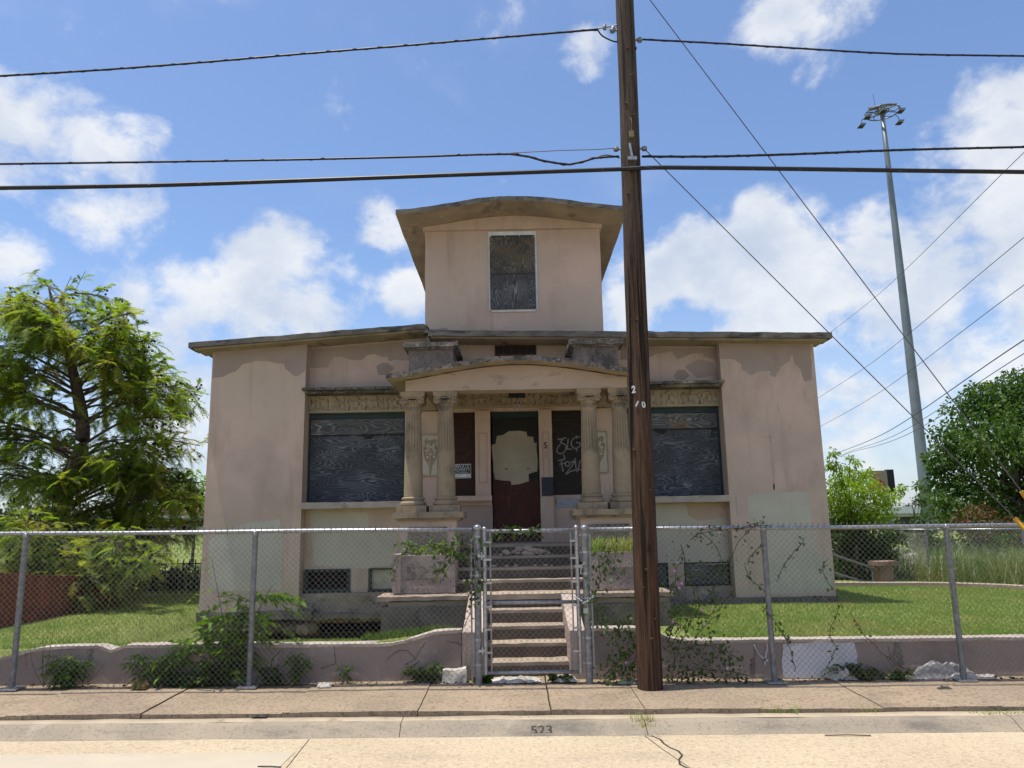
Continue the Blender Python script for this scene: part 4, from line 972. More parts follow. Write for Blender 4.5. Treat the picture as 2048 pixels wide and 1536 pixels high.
for txt, px, py, tl in (('2', 1268, 779, 0), ('1', 1274, 808, -.55), ('0', 1287, 810, .15)):
    q = P(px, py, PY-.12); f = front(q.z, q.x-pole_at(q.z)[0].x)
    text('pole_number', txt, .105 if txt == '2' else .085, (f.x, f.y-.008, f.z), 'alu', pole, .003, .004, .9, math.asin(max(-.9, min(.9, (q.x-pole_at(q.z)[0].x)/.11))), tl)
for px_, py_ in ((1262,150),(1254,205),(1268,228),(1258,385),(1282,430),(1274,640),(1270,900),(1300,980),(1310,1238),(1303,1278),(1328,1322),(1292,1140)):
    q = P(px_, py_, PY-.12); f = front(q.z, max(-.10, min(.10, q.x-pole_at(q.z)[0].x)))
    mb = MB(); mb.ell((f.x, f.y+.004, f.z), .026, .013, .020, 9, 5); mb.ell((f.x, f.y-.009, f.z), .011, .004, .009, 7, 4); mb.build('knot', 'pole', pole, smooth=True)
q = front(5.56)
MB().box(q.x-.05, q.x+.05, q.y-.03, q.y+.01, 5.60, 5.64).build('cable_bracket', 'galv', pole)
MB().box(q.x-.04, q.x+.03, q.y-.05, q.y+.01, 5.49, 5.51).build('cable_bracket', 'galv', pole)
mb = MB(); mb.tube([(q.x, q.y-.02, 5.63), (q.x-.015, q.y-.03, 5.72), (q.x-.02, q.y-.015, 5.80)], .014, 6); mb.build('clamp_strap', 'galv', pole)
mb = MB(); c = front(5.93); mb.box(c.x-.025, c.x+.025, c.y-.03, c.y+.01, 5.88, 5.95); mb.tube([(c.x, c.y-.01, 5.95), (c.x+.01, c.y-.012, 6.08), (c.x-.004, c.y-.008, 6.12)], .006, 5); mb.build('ground_clamp', 'rubble', pole)
for z, dx in ((7.0, .0), (7.02, .105)):
    c = front(z, min(dx, .09)); MB().lathe([(.02, -.012), (.02, .012)], (c.x, c.y-.005, z), 8).build('bolt', 'rustgrille', pole)
for sgn, z in ((1, 5.80), (-1, 5.80), (1, 7.17), (-1, 7.3)):
    c, r = pole_at(z); mb = MB(); mb.tube([(c.x+sgn*(r-.01), PY, z), (c.x+sgn*(r+.05), PY, z)], .012, 6); mb.lathe([(.03, -.02), (.034, 0), (.03, .02)], (c.x+sgn*(r+.05), PY, z), 8); mb.build('wire_hook', 'galvdull', pole)
def cable(name, pts, r, mat, label, cat='cable', lash=0, n_=60, group=None):
    sp = smooth_path(pts, max(2, n_//max(1, len(pts)-1)))
    root = None; mb = MB(); mb.tube(sp, r, 7)
    if not lash: return tag(mb.build(name, mat), label, cat, group)
    root = empty(name, tuple(sp[len(sp)//2]), label, cat, group); mb.build('sheath', mat, root, smooth=True)
    mb = MB(); tot = 0; hel = []
    dense = smooth_path([tuple(p) for p in sp], 6)
    for i, p in enumerate(dense):
        if i: tot += (p-dense[i-1]).length
        a = tot/lash*6.28; hel.append(p+Vector((0, math.cos(a), math.sin(a)))*(r*.92))
    mb.tube(hel, r*.5 if lash < .5 else r*.16, 4); mb.build('lashing_wire', 'steelstrand' if lash > .4 else mat, root)
    return root
def cp(L, Y=PY): return [tuple(P(a, b, y if y else Y)) for a, b, y in [(q+(None,))[:3] for q in L]]
def run(L, ext=2.2):
    """cable points given by pixel and distance; carried on past the frame"""
    p = [Vector(a) for a in cp(L)]
    return [tuple(a) for a in p]
def xt(pts, dxl=0., dxr=0.):
    p = [Vector(a) for a in pts]
    for side, dx in ((0, dxl), (1, dxr)):
        if not dx: continue
        e, q = (p[0], p[1]) if side == 0 else (p[-1], p[-2])
        t = (e-q); t /= abs(t.x); add = [e+t*s_+Vector((0, 0, .0025*s_*s_)) for s_ in np.arange(1., dx+.1, 1.)]
        p = (add[::-1]+p) if side == 0 else (p+add)
    return [tuple(a) for a in p]
cable('power_cable', xt(cp([(0,152),(200,140),(400,125),(600,108),(800,92),(1000,75),(1195,59)]), 14), .0125, 'cable', 'uppermost twisted cable sagging from the left edge to the pole', lash=.30)
cable('power_cable', xt(cp([(1285,79),(1440,87),(1600,97),(1800,108),(2048,112)]), 0, 14), .011, 'cable', 'uppermost twisted cable leaving the pole to the right', lash=.30)
cable('power_cable', xt(cp([(0,328),(300,324),(600,319),(850,313),(1020,308),(1080,320),(1140,329),(1190,316),(1238,313)]), 14), .0125, 'cable', 'middle cable left of the pole with a dipping service loop', lash=.22)
cable('power_cable', xt(cp([(1020,306),(1120,301),(1190,299),(1232,296)])), .005, 'steelstrand', 'thin steel strand ending at the left hook of the pole')
cable('power_cable', xt(cp([(1180,320),(1210,310),(1240,316)])), .008, 'cablegrey', 'short grey jumper cable curling into the left side of the pole')
cable('power_cable', xt(cp([(1284,313),(1420,313),(1600,308),(1800,300),(2048,294)]), 0, 14), .0135, 'cable', 'middle cable running from the pole to the right edge', lash=.25)
cable('telephone_cable', xt(cp([(0,376,7.97),(300,371,7.97),(600,361,7.97),(900,350,7.97),(1250,338,7.97),(1330,335,7.97),(1600,338,7.97),(1800,341,7.97),(2048,344,7.97)]), 14, 14), .024, 'cable', 'thick black lowest cable clamped across the front of the pole', lash=.55)
cable('power_cable', cp([(1195,59),(1205,72),(1225,82),(1237,84)]), .009, 'cable', 'short drip loop below the upper left cable end at the pole')
mb = MB(); a, b = [Vector(q) for q in cp([(1195,57),(1236,50)])]; mb.tube([a, a.lerp(b, .3), b], .009, 6); c = a.lerp(b, .35); mb.lathe([(.02, -.03), (.026, 0), (.02, .03)], tuple(c), 8); c = a.lerp(b, .75); mb.lathe([(.018, -.05), (.03, -.03), (.03, .0), (.016, .02)], tuple(c-Vector((0, 0, .03))), 8)
tag(mb.build('insulator', 'galvdull'), 'dead end clamp with small insulator at the upper left of the pole', 'insulator')
def guy(a, b, lab):
    A, B = [Vector(q) for q in cp([a, b])]; d_ = (B-A).normalized(); E = B+d_*((B.z-S(9)+.05)/-d_.z)
    root = empty('guy_wire', tuple(E), lab, 'guy wire'); MB().tube([A, E], .0058, 5).build('strand', 'steelstrand', root)
    MB().tube([B+d_*.0, E-d_*.05], .024, 10).build('guard_tube', 'yellow', root, smooth=True); return root
guy((1300, 0), (2043, 983), 'long guy wire from above the frame with the higher yellow guard')
guy((1287, 296), (2030, 1037), 'guy wire from the middle of the pole with the lower yellow guard')
for i, (a, b, lab, r) in enumerate((((1655,670,34), (2048,305,14), 'thin overhead wire, highest of those right of the house', .007), ((1630,800,34), (2048,475,14), 'thin overhead wire, second highest right of the house', .007),
    ((1634,857,34), (2048,570,14), 'thin overhead wire, third down right of the house', .007), ((1670,908,40), (2048,680,15), 'thicker overhead wire, upper of three sloping to the green bush', .012),
    ((1700,903,40), (2048,707,15), 'overhead wire, middle of three sloping to the green bush', .009), ((1700,905,40), (2048,737,15), 'overhead wire, lowest of three sloping to the green bush', .009))):
    A, B = P(*a), P(*b); A0 = A+(A-B)*.15; B1 = B+(B-A)*.28; M = (A+B)/2-Vector((0, 0, .22+.1*(i > 2)))
    cable('overhead_wire', [tuple(A0), tuple(A), tuple(M), tuple(B), tuple(B1)], r, 'cable', lab)

# ------------------------------------------------------------------ far things
mast = empty('high_mast_light', (37.08, 70, .3), 'very tall tapered steel mast with a ring of floodlights', 'mast light')
MB().lathe([(.56, 0), (.50, 5), (.42, 15), (.33, 26), (.24, 36), (.20, 41)], (37.08, 70, .3), 16).build('mast_shaft', 'mast', mast, smooth=True)
HZ = 41.2
mb = MB()
for rr, z, r_ in ((1.55, HZ, .055), (.62, HZ+.1, .05)): mb.tube([(37.08+rr*math.cos(a), 70+rr*math.sin(a), z) for a in np.linspace(0, 6.2832, 25)], r_, 6)
for a in np.arange(0, 6.28, 1.0472): mb.tube([(37.08+.3*math.cos(a), 70+.3*math.sin(a), HZ+.1), (37.08+1.55*math.cos(a), 70+1.55*math.sin(a), HZ)], .05, 5)
for a in np.arange(.5, 6.28, 1.0472): mb.tube([(37.08+.62*math.cos(a), 70+.62*math.sin(a), HZ+.1), (37.08+1.1*math.cos(a+.4), 70+1.1*math.sin(a+.4), HZ+.05), (37.08+1.55*math.cos(a), 70+1.55*math.sin(a), HZ)], .04, 5)
mb.build('lamp_ring', 'ring', mast)
mb = MB(); mb.box(36.7, 37.46, 69.6, 70.4, HZ, HZ+.35); mb.prism([(36.7, HZ+.352), (37.46, HZ+.352), (37.25, HZ+.75), (36.9, HZ+.75)], 69.7, 70.3)
mb.tube([(35.8, 70, HZ+.45), (38.6, 70, HZ+.9)], .12, 6); mb.tube([(35.9, 70.2, HZ+.35), (36.9, 70, HZ+.5)], .1, 6); mb.tube([(36.5, 70, HZ), (36.4, 70, HZ+2.0)], .025, 5); mb.build('head_frame', 'mast', mast)
for a in (3.5, 4.3, 5.2, .25, 2.6):
    R1 = 1.95; x, y = 37.08+R1*math.cos(a), 70+R1*math.sin(a); mb = MB()
    mb.tube([(37.08+1.5*math.cos(a), 70+1.5*math.sin(a), HZ), (x-.1*math.cos(a), y, HZ-.25), (x, y, HZ-.7)], .035, 5); o = mb.build('lamp_arm', 'ring', mast)
    mb = MB(); mb.prism([(x-.34, HZ-.95), (x+.22, HZ-.95), (x+.36, HZ-.70), (x-.18, HZ-.70)], y-.32, y+.32); lm = mb.build('floodlight', 'mast', mast)
    MB().box(x-.31, x+.2, y-.3, y+.3, HZ-.98, HZ-.951).build('lens', 'black', lm)
# billboard
A, B = P(1736, 942, 150), P(1790, 982, 150)
bb = empty('billboard', ((A.x+B.x)/2, 150, 0), 'far billboard on a dark post picturing a figure in a red shirt', 'billboard')
hbx = lambda nm, mat, *b, parent=bb: hb(nm, mat, *b, parent=parent)
hbx('post', 'galvdull', (B.x-2.2, B.x-1.0, 150, 151, 0, B.z)); hbx('face_panel', 'aggregate', (A.x, B.x-1.4, 149.6, 149.9, B.z, A.z)); hbx('dark_side_panel', 'black', (B.x-1.38, B.x, 149.7, 150.6, B.z-.3, A.z+.2))
X['redshirt'] = flat('red print', (.35, .04, .045), .7); X['skin'] = flat('skin tone print', (.40, .23, .15), .7); X['hair'] = flat('yellow straw print', (.32, .27, .10), .7)
cx = (A.x+B.x)/2-.9; h = A.z-B.z
mb = MB(); mb.prism([(cx-1.1, B.z+.05), (cx+1.1, B.z+.05), (cx+1.2, B.z+h*.4), (cx+.5, B.z+h*.55), (cx-.5, B.z+h*.55), (cx-1.2, B.z+h*.4)], 149.5, 149.59); mb.build('printed_shirt', 'redshirt', bb)
mb = MB(); mb.lathe([(.5, 0), (.5, .05)], (0, 0, 0), 14); mb.v = [(cx+a, 149.5+c, B.z+h*.70+b) for a, b, c in mb.v]; mb.build('printed_face', 'skin', bb)
mb = MB(); mb.prism([(cx-.9, B.z+h*.82), (cx+.9, B.z+h*.82), (cx+.4, B.z+h*.97), (cx-.4, B.z+h*.97)], 149.44, 149.5); mb.build('printed_hat', 'hair', bb)
# freeway at the right, behind the trees; parapet at the left above the bank
fwz = lambda px, py, Y: P(px, py, Y)
br = empty('freeway_bridge', (60, 120, 0), 'distant white concrete freeway bridge beyond the mast', 'bridge')
hb('deck', 'concrete', (36, 150, 120, 132, 2.0, 2.9), parent=br); hb('parapet', 'white', (36, 150, 119.6, 119.98, 2.5, 3.5), parent=br)
for x in np.arange(40, 150, 12): hb('pier', 'concrete', (x, x+1.6, 121, 130, -.5, 1.998), parent=br)
pr = empty('freeway_barrier', (-20, 40, 1.3), 'pale concrete freeway barrier on top of the left grass bank', 'barrier')
for i in range(16):
    x = -62+i*4; hb('barrier_panel', 'concrete', (x+.02, x+3.98, 40, 40.35, 1.0, 2.02), parent=pr)
hb('base_kerb', 'concrete', (-62, 2, 39.8, 39.995, 1.0, 1.5), parent=pr)
hs = empty('far_house', (-27.5, 70, 1), 'distant white house with a brown red roof beside the stucco house', 'house')
hb('wall', 'white', (-32, -24, 70, 78, -.5, 3.2), parent=hs); mb = MB(); mb.prismx([(69.5, 3.2), (78.5, 3.2), (74, 5.0)][::-1], -32.5, -23.5); mb.build('roof', 'roofred', hs)
hb('window', 'black', (-27.2, -26.2, 69.95, 69.99, 1.6, 2.7), (-29.6, -28.6, 69.95, 69.99, 1.6, 2.7), parent=hs)
hs = empty('far_building', (-24.5, 55, 1), 'low pale flat roofed building behind the freeway barrier', 'building')
hb('wall', 'concrete', (-30, -18, 55, 60, -.2, 2.6), parent=hs); hb('roof', 'white', (-30.2, -17.8, 54.8, 60.2, 2.601, 2.8), parent=hs); hb('window_band', 'black', (-29, -19, 54.95, 54.99, 2.1, 2.4), parent=hs)

# rust red board fence receding along the left
A, B = Vector((-7.05, 10.6, .30)), Vector((-6.80, 13.75, .36))
rf = empty('board_fence', tuple((A+B)/2), 'rust red fence of upright boards shaded by the cypress', 'fence')
d_ = (B-A); Ln = d_.length; ang = math.atan2(d_.y, d_.x); nb = 24; bm_ = None
for i in range(nb):
    c = A.lerp(B, (i+.5)/nb); w_ = Ln/nb-.012; mb = MB()
    mb.box(-w_/2, w_/2, -.012, .012, .04, .80-.34*i/nb+.02*random.random())
    ca, sa = math.cos(ang), math.sin(ang); oy = .012*(i % 2)
    mb.v = [(c.x+a*ca-(b+oy)*sa, c.y+a*sa+(b+oy)*ca, c.z+e) for a, b, e in mb.v]; mb.build('board', 'rust_board', rf)
for z in (.15, .36):
    MB().tube([A+Vector((-.05, 0, z)), B+Vector((-.05, 0, z))], .03, 4).build('fence_rail', 'rust_board', rf)
# iron picket fence with pale gravel behind
pf = empty('picket_fence', (-5.8, 16.4, .2), 'low black iron picket fence at the back of the left lawn', 'fence')
for z in (.34, .95): MB().box(-9.2, -3.5, 16.39, 16.41, z, z+.025).build('fence_rail', 'black', pf)
pk = MB().box(-.009, .009, 16.38, 16.40, .28, 1.05).mesh('picket', 'black', org=(-5.8, 16.4, .2))
for i in range(44):
    o = link('picket', pk, pf); o.location = (-9.15+i*.125+.0, 0, 0)
mb = MB(); mb.box(-12, -3, 16.9, 20.5, .2, .31); o = mb.build('gravel_yard', 'gravel'); o['kind'] = 'structure'
# right side: lawn kerb, pedestal, rear fence, handrail, rocks
kb = empty('lawn_kerb', (6.5, 15.4, .3), 'low tan concrete kerb curving round the right lawn', 'kerb')
pts = smooth_path([(5.1, 15.6, 0), (7.2, 15.6, 0), (8.6, 15.3, 0), (9.3, 14.4, 0), (9.75, 13.2, 0), (10.4, 12.0, 0)], 8)
for i in range(0, len(pts)-4, 4):
    mb = MB(); seg = pts[i:i+5]
    for j, p in enumerate(seg):
        t = (seg[min(j+1, 4)]-seg[max(j-1, 0)]).normalized(); nn_ = Vector((-t.y, t.x, 0))*.07; z = lawn_z(p.x, p.y)
        for q, zz in ((p-nn_, z-.1), (p-nn_, z+.07), (p+nn_, z+.08), (p+nn_, z-.1)): mb.v.append((q.x, q.y, zz))
    for j in range(4):
        for k_ in range(3): mb.f.append((j*4+k_, j*4+k_+1, j*4+k_+5, j*4+k_+4)); mb.fm.append(0)
    mb.build('kerb_piece', 'step', kb)
pdm = empty('stone_pedestal', (7.72, 16.6, .3), 'reddish stone pedestal with a flat cap behind the right lawn', 'pedestal')
MB().gbox(7.58, 7.86, 16.45, 16.75, .2, .66, .1, .01).build('pedestal_shaft', 'rustedge', pdm); MB().gbox(7.50, 7.94, 16.37, 16.83, .66, .75, .1, .01).build('pedestal_cap', 'rustedge', pdm)
hr = empty('handrail', (6.3, 16.2, .3), 'two sloping blue grey pipe rails beside the house corner', 'handrail')
for dz in (0, -.42): MB().tube([(5.15, 16.2, 1.42+dz), (7.35, 16.2, .62+dz*.8)], .020, 8).build('pipe', 'galvdull', hr, smooth=True)
for x, z in ((5.3, 1.3), (7.3, .6)): MB().tube([(x, 16.2, .2), (x, 16.2, z)], .02, 8).build('upright', 'galvdull', hr)
FYo = FY; 
rb = empty('rear_fence', (10.5, 16, .3), 'old chain link fence behind the kerb among tall weeds', 'fence')
RF = [Vector((8.25, 17.2, .3)), Vector((9.0, 16.2, .3)), Vector((9.6, 15.0, .3)), Vector((12.4, 13.6, .25))]
RF = [Vector((8.6, 18.5, .3)), Vector((8.9, 17.0, .3)), Vector((10.1, 15.6, .3)), Vector((13.5, 14.2, .25))]
for i, p in enumerate(RF): MB().tube([p-Vector((0, 0, .1)), p+Vector((0, 0, 1.08))], .028, 8).build('post', 'galvdull', rb)
for a, b in zip(RF[:-1], RF[1:]): MB().tube([a+Vector((0, 0, 1.07)), b+Vector((0, 0, 1.07))], .02, 8).build('top_rail', 'galv', rb, smooth=True)
mb = MB()
for a, b in zip(RF[:-1], RF[1:]):
    ln = (b-a).length; m = int(ln/.07)
    for sg in (-1, 1):
        for i in range(-14, m):
            t0, t1 = i/m, (i+14)/m; u0_, u1_ = max(0, t0), min(1, t1)
            z0, z1 = (u0_-t0)*m*.075, (u1_-t0)*m*.075
            if sg < 0: z0, z1 = 1.05-z0, 1.05-z1
            if u1_ > u0_: mb.tube([a.lerp(b, u0_)+Vector((0, -.03, z0)), a.lerp(b, u1_)+Vector((0, -.03, z1))], .0022, 3, False)
o = mb.build('wire_mesh', 'wire', rb); o['kind'] = 'stuff'
mb = MB()
for i in range(170):
    x = random.uniform(8.3, 13); y = random.uniform(18.5, 22.5); r = random.uniform(.06, .22); mb.ell((x, y, .25+r*.5+(y-18.5)*.12), r*1.3, r, r*.8, 6, 4)
mb.v = [tuple(Vector(v)+nz(v, 5)*.06) for v in mb.v]
tag(mb.build('rock_pile', 'gravel', org=(10.5, 20, .3)), 'bank of pale broken rocks beyond the rear fence', 'rocks', kind='stuff')

# ------------------------------------------------------------------ small things: lamp, sign, litter
pl2 = empty('porch_lamp', (.07, 11.9, 3.86), 'dark ceiling lamp with three glass tubes under the porch roof', 'lamp')
MB().box(-.06, .20, 11.80, 12.0, 3.60, 3.87).build('canopy', 'black', pl2); MB().tube([(.07, 11.9, 3.60), (.07, 11.9, 3.50)], .008, 6).build('rod', 'black', pl2)
X['tubeglass'] = flat('frosted lamp glass', (.34, .32, .29), .3)
for a, z in ((.04, 3.40), (.08, 3.44), (.11, 3.39)):
    MB().tube([(a, 11.88, z), (a, 11.88, z+.09)], .015, 8).build('glass_tube', 'tubeglass', pl2); 
MB().tube([(.03, 11.88, 3.50), (.12, 11.88, 3.50)], .01, 6).build('lamp_arm', 'black', pl2)
sg = empty('notice_sign', (-.80, 12.79, 2.40), 'black and white PRIVATE PROPERTY sign on the side panel beside the column', 'sign')
MB().box(-1.02, -.705, 12.785, 12.797, 2.40, 2.635).build('sign_plate', 'signwhite', sg); MB().box(-1.01, -.715, 12.78, 12.784, 2.475, 2.625).build('black_field', 'signblack', sg)
text('lettering', 'PRIVATE', .078, (-.865, 12.777, 2.592), 'signwhite', sg, .001, 0, .92); text('lettering', 'PROPERTY', .072, (-.865, 12.777, 2.535), 'signwhite', sg, .001, 0, .82)
text('lettering', 'NO TRESPASSING', .030, (-.865, 12.777, 2.493), 'signwhite', sg, .001, 0, 1.05); MB().box(-1.01, -.715, 12.78, 12.784, 2.41, 2.415).build('rule', 'signblack', sg)
def crumple(name, c, sx_, sy_, sz_, mat, lab, cat, seed=0, n=18, f=5., amp=.5, w2a=.35, skew=0):
    mb = MB(); 
    for j in range(n+1):
        for i in range(n+1):
            u, v = i/n-.5, j/n-.5; h = max(0, 1-(2*u)**4)*max(0, 1-(2*v)**4)
            if skew: h = max(0, 1-abs(2*v)**2.5)*(sstep(-.5, -.12, u)*(1-.86*sstep(-.10, .42, u)))*(.85+.5*abs(noise.noise(Vector((u*9, v*5, 4)))))
            w_ = noise.noise(Vector((u*f+seed, v*f, seed)))*.5+.5; w2 = noise.noise(Vector((u*f*3+seed, v*f*3, 2)))*w2a
            mb.v.append((c[0]+sx_*(u+.10*noise.noise(Vector((u*4, v*4, seed+3)))), c[1]+sy_*(v+.15*noise.noise(Vector((u*4, v*4, seed+7)))), c[2]+max(0.003, sz_*h*(w_+w2)*1.25)))
    mb.f = [(j*(n+1)+i, j*(n+1)+i+1, (j+1)*(n+1)+i+1, (j+1)*(n+1)+i) for j in range(n) for i in range(n)]; mb.fm = [0]*len(mb.f)
    return tag(mb.build(name, mat), lab, cat)
crumple('plastic_sheet', (4.50, 8.46, S(4.5)), .92, .20, .25, 'plastic', 'large crumpled grey plastic sheet heaped against the right fence post', 'plastic', 3, 44, 3.2, .5, .22, 1)
crumple('paper_sheet', (-.02, 8.5, .005), .52, .24, .055, 'paper', 'torn white paper lying under the left half of the gate', 'litter', 11)
crumple('paper_sheet', (.49, 8.47, .01), .26, .2, .075, 'paper', 'crumpled white paper under the right half of the gate', 'litter', 23)
crumple('paper_sheet', (1.14, 8.36, S(1.1)), .22, .12, .05, 'paper', 'flat pale scrap lying left of the pole foot', 'litter', 31)
crumple('plastic_bag', (3.4, 8.47, S(3.4)), .26, .15, .12, 'paper', 'crumpled dirty white bag below the white painted patch', 'litter', 41)
cu = empty('foam_block', (-.66, 8.46, 0), 'battered off white foam block leaning on the wall left of the gate', 'foam block')
mb = MB(); mb.gbox(-.78, -.53, 8.43, 8.52, .0, .12, .025, .022, 9., lambda p: p+Vector((0, .25*(p.z), .12*(p.x+.78)*(p.z > .06)))); mb.build('block_body', 'paper', cu)
crumple('dry_leaf', (-3.86, 8.28, .04), .16, .09, .09, 'brownleaf', 'curled pale dead leaf on the sidewalk below the left bushes', 'leaf', 51, 8)
crumple('dry_leaf', (-1.98, 8.30, .02), .14, .08, .06, 'paper', 'pale curled scrap on the sidewalk left of the foam block', 'litter', 57, 8)
for i, (px, py, lab) in enumerate(((1890,1387,'dark dead leaf on the sidewalk at the far right'), (520,1428,'small dark stone on the kerb at the left'))):
    Y = 8.0 if i == 0 else 7.3; q = P(px, py, Y); crumple('dry_leaf', (q.x, Y, S(q.x)+(-.01 if i == 0 else -.05)), .14, .06, .03, 'twig', lab, 'leaf', 70+i, 8)
for (a, b, lab) in (((1648,1451), (1738,1456), 'thin dry stick lying at the kerb foot on the right'), ((520,1527), (568,1532), 'thin dry stick on the road at the lower left')):
    q = [P(x_, y_, 6.9 if y_ < 1500 else 6.2) for x_, y_ in (a, b)]; 
    Yq = 6.9 if a[1] < 1500 else 6.15
    tag(MB().tube([(q[0].x, Yq, RZ(Yq)+S(q[0].x)+.008), ((q[0].x+q[1].x)/2, Yq-.015, RZ(Yq)+S(q[0].x)+.012), (q[1].x, Yq-.02, RZ(Yq)+S(q[1].x)+.008)], .005, 5).build('stick', 'twig'), lab, 'stick')
# ------------------------------------------------------------------ vegetation
def grass_patch(name, pts_fn, n, hmin, hmax, wd, mat, label, cat, zf, lean=.5, kind='stuff', org=(0, 0, 0)):
    xy = pts_fn(n); n = len(xy); z = np.array([zf(a, b) for a, b in xy])
    C = np.column_stack([xy, z-.01]); h = rng.uniform(hmin, hmax, n)
    a = rng.uniform(0, 6.283, n); dirs = np.column_stack([np.cos(a), np.sin(a), np.zeros(n)]); w = np.column_stack([-np.sin(a), np.cos(a), np.zeros(n)])*wd
    ln = rng.uniform(0, lean, n)[:, None]
    t1 = C+dirs*ln*h[:, None]*.35+np.array([0, 0, 1])*h[:, None]*.6; t2 = C+dirs*ln*h[:, None]+np.array([0, 0, 1])*h[:, None]
    V = np.stack([C-w, C+w, t1+w*.7, t1-w*.7, t2], 1).reshape(-1, 3); i = np.arange(n)[:, None]*5
    F = np.concatenate([np.concatenate([i, i+1, i+2], 1), np.concatenate([i, i+2, i+3], 1), np.concatenate([i+3, i+2, i+4], 1)])
    o = tri_mesh(name, V, F, mat, None, org, kind); return tag(o, label, cat)
def rect(x0, x1, y0, y1, keep=None):
    def f(n):
        xy = np.column_stack([rng.uniform(x0, x1, n), y0+(y1-y0)*rng.uniform(0, 1, n)**1.25])
        if keep is not None: xy = np.array([q for q in xy if keep(*q)])
        return xy
    return f
gz = lambda a, b: ground_z(a, b)
grass_patch('lawn_grass', rect(-10, -.75, 8.76, 16.3, lambda x, y: (x < -5.0 or y < 9.25) and not (x < -6.75-.1*(13.7-y)/3 and 10.4 < y < 13.8) ), 110000, .02, .045, .004, 'grass', None, None, gz)
grass_patch('lawn_grass', rect(1.95, 10.5, 8.76, 15.5, lambda x, y: not (x < 5.08 and y > 12.4)), 140000, .02, .048, .004, 'grass', None, None, gz)
grass_patch('lawn_grass', rect(-1.7, -.7, 8.76, 9.6), 2200, .04, .10, .006, 'weed', None, None, gz)
grass_patch('bank_grass', rect(-30, -3, 22, 39.5), 12000, .04, .12, .02, 'grass', None, None, gz)
def rough_keep(x, y): return x > 9.2+max(0, (15.6-y))*.42 or (y > 16.2 and x > 8.5)
grass_patch('tall_grass', rect(5.2, 16, 13.0, 20, rough_keep), 24000, .12, .80, .008, 'tallgrass', None, None, gz, 1.6)
grass_patch('planter_grass', rect(.98, 1.7, 10.25, 10.75), 900, .08, .26, .006, 'grass', 'tuft of bright grass growing in the right stair planter', 'grass', lambda a, b: 1.23, .8)
for i, (px, py, Y) in enumerate(((1540,1412,7.33), (1725,1408,7.33), (1575,1410,7.33), (1283,1432,7.15), (1085,1405,7.6), (1288,1455,6.95))):
    q = P(px, py, Y); grass_patch('kerb_grass', rect(q.x-.10, q.x+.10, Y-.03, Y+.03), 60 if i < 4 else 30, .03, .11, .003, 'grass', 'sprig of grass sprouting from a joint at the kerb', 'grass', lambda a, b: -.06+S(a), 1.2).update({'group': 'grass sprigs along the kerb joint'}) if False else tag(grass_patch('kerb_grass', rect(q.x-.10, q.x+.10, Y-.03, Y+.03), 60 if i < 4 else 26, .03, .10, .003, 'grass', None, None, lambda a, b: -.075+S(a), 1.2), kind='stuff')
grass_patch('kerb_moss', rect(4.0, 9, KF+.22, KF+.33), 2600, .01, .035, .003, 'grass', None, None, lambda a, b: -.066+S(a), 1.)
grass_patch('kerb_moss', rect(-1.0, .35, KF+.25, KF+.34), 700, .006, .022, .003, 'tallgrass', None, None, lambda a, b: -.066+S(a), 1.)
# dead leaves and scraps along the fence foot
n = 420; C = np.column_stack([rng.uniform(-6, 7, n), 8.33+np.abs(rng.normal(0, .10, n)), np.zeros(n)]); C[:, 2] = [S(a)+.012 for a in C[:, 0]]
D = rng.normal(size=(n, 3)); D[:, 2] *= .2
V, F = leaf_arrays(C, D, rng.uniform(.02, .06, n), rng.uniform(.012, .03, n), 0); tri_mesh('leaf_litter', V, F, 'brownleaf', kind='stuff')

def twig_leaves(p, d, ln, nl, L, W, droop=.5, spread=1.0, comp=False):
    """leaves in pairs along a drooping twig; returns twig points, leaf centres, directions"""
    pts = []; C = []; D = []
    d = Vector(d).normalized()
    side = d.cross(Vector((0, 0, 1))); side = side.normalized() if side.length > .05 else Vector((1, 0, 0))
    for i in range(nl+1):
        t = i/nl; q = Vector(p)+d*ln*t-Vector((0, 0, droop*ln*t*t)); pts.append(q)
        if i:
            for s in (-1, 1):
                C.append(q); D.append(d*.5+side*s*spread+Vector((0, 0, random.uniform(-.35, .15))))
    C.append(pts[-1]); D.append(d-Vector((0, 0, droop)))
    return pts, C, D
def plant(name, base, label, cat, stems, mat, L, W, stem_r=.006, leaf_name='foliage', group=None, stem_mat='stem', droop=.5, flowers=None):
    """stems: list of (points, [(twig base t, direction, length, leaf pairs)])"""
    root = empty(name, tuple(base), label, cat, group); mb = MB(); C = []; D = []
    for pts, tw in stems:
        sp = smooth_path([tuple(p) for p in pts], 5); mb.tube(sp, [stem_r*(1-.75*i/(len(sp)-1)) for i in range(len(sp))], 5)
        for (t, d, ln, nl) in tw:
            q = sp[min(len(sp)-1, int(t*(len(sp)-1)))]; tp, c, dd = twig_leaves(q, d, ln, nl, L, W, droop); mb.tube(tp, stem_r*.28, 3, False); C += c; D += dd
    mb.build('stem', stem_mat, root)
    if C:
        C = np.array([tuple(c) for c in C])+rng.normal(0, L*.08, (len(C), 3)); D = np.array([tuple(x) for x in D])+rng.normal(0, .22, (len(C), 3))
        s = rng.uniform(.6, 1.25, len(C)); V, F = leaf_arrays(C, D, L*s, W*s, .3)
        tri_mesh(leaf_name, V, F, mat, root, kind='stuff')
    return root
def rdir(up_=.3, y=.5): return Vector((random.uniform(-1, 1), random.uniform(-y, y), random.uniform(-.3, 1)*up_))
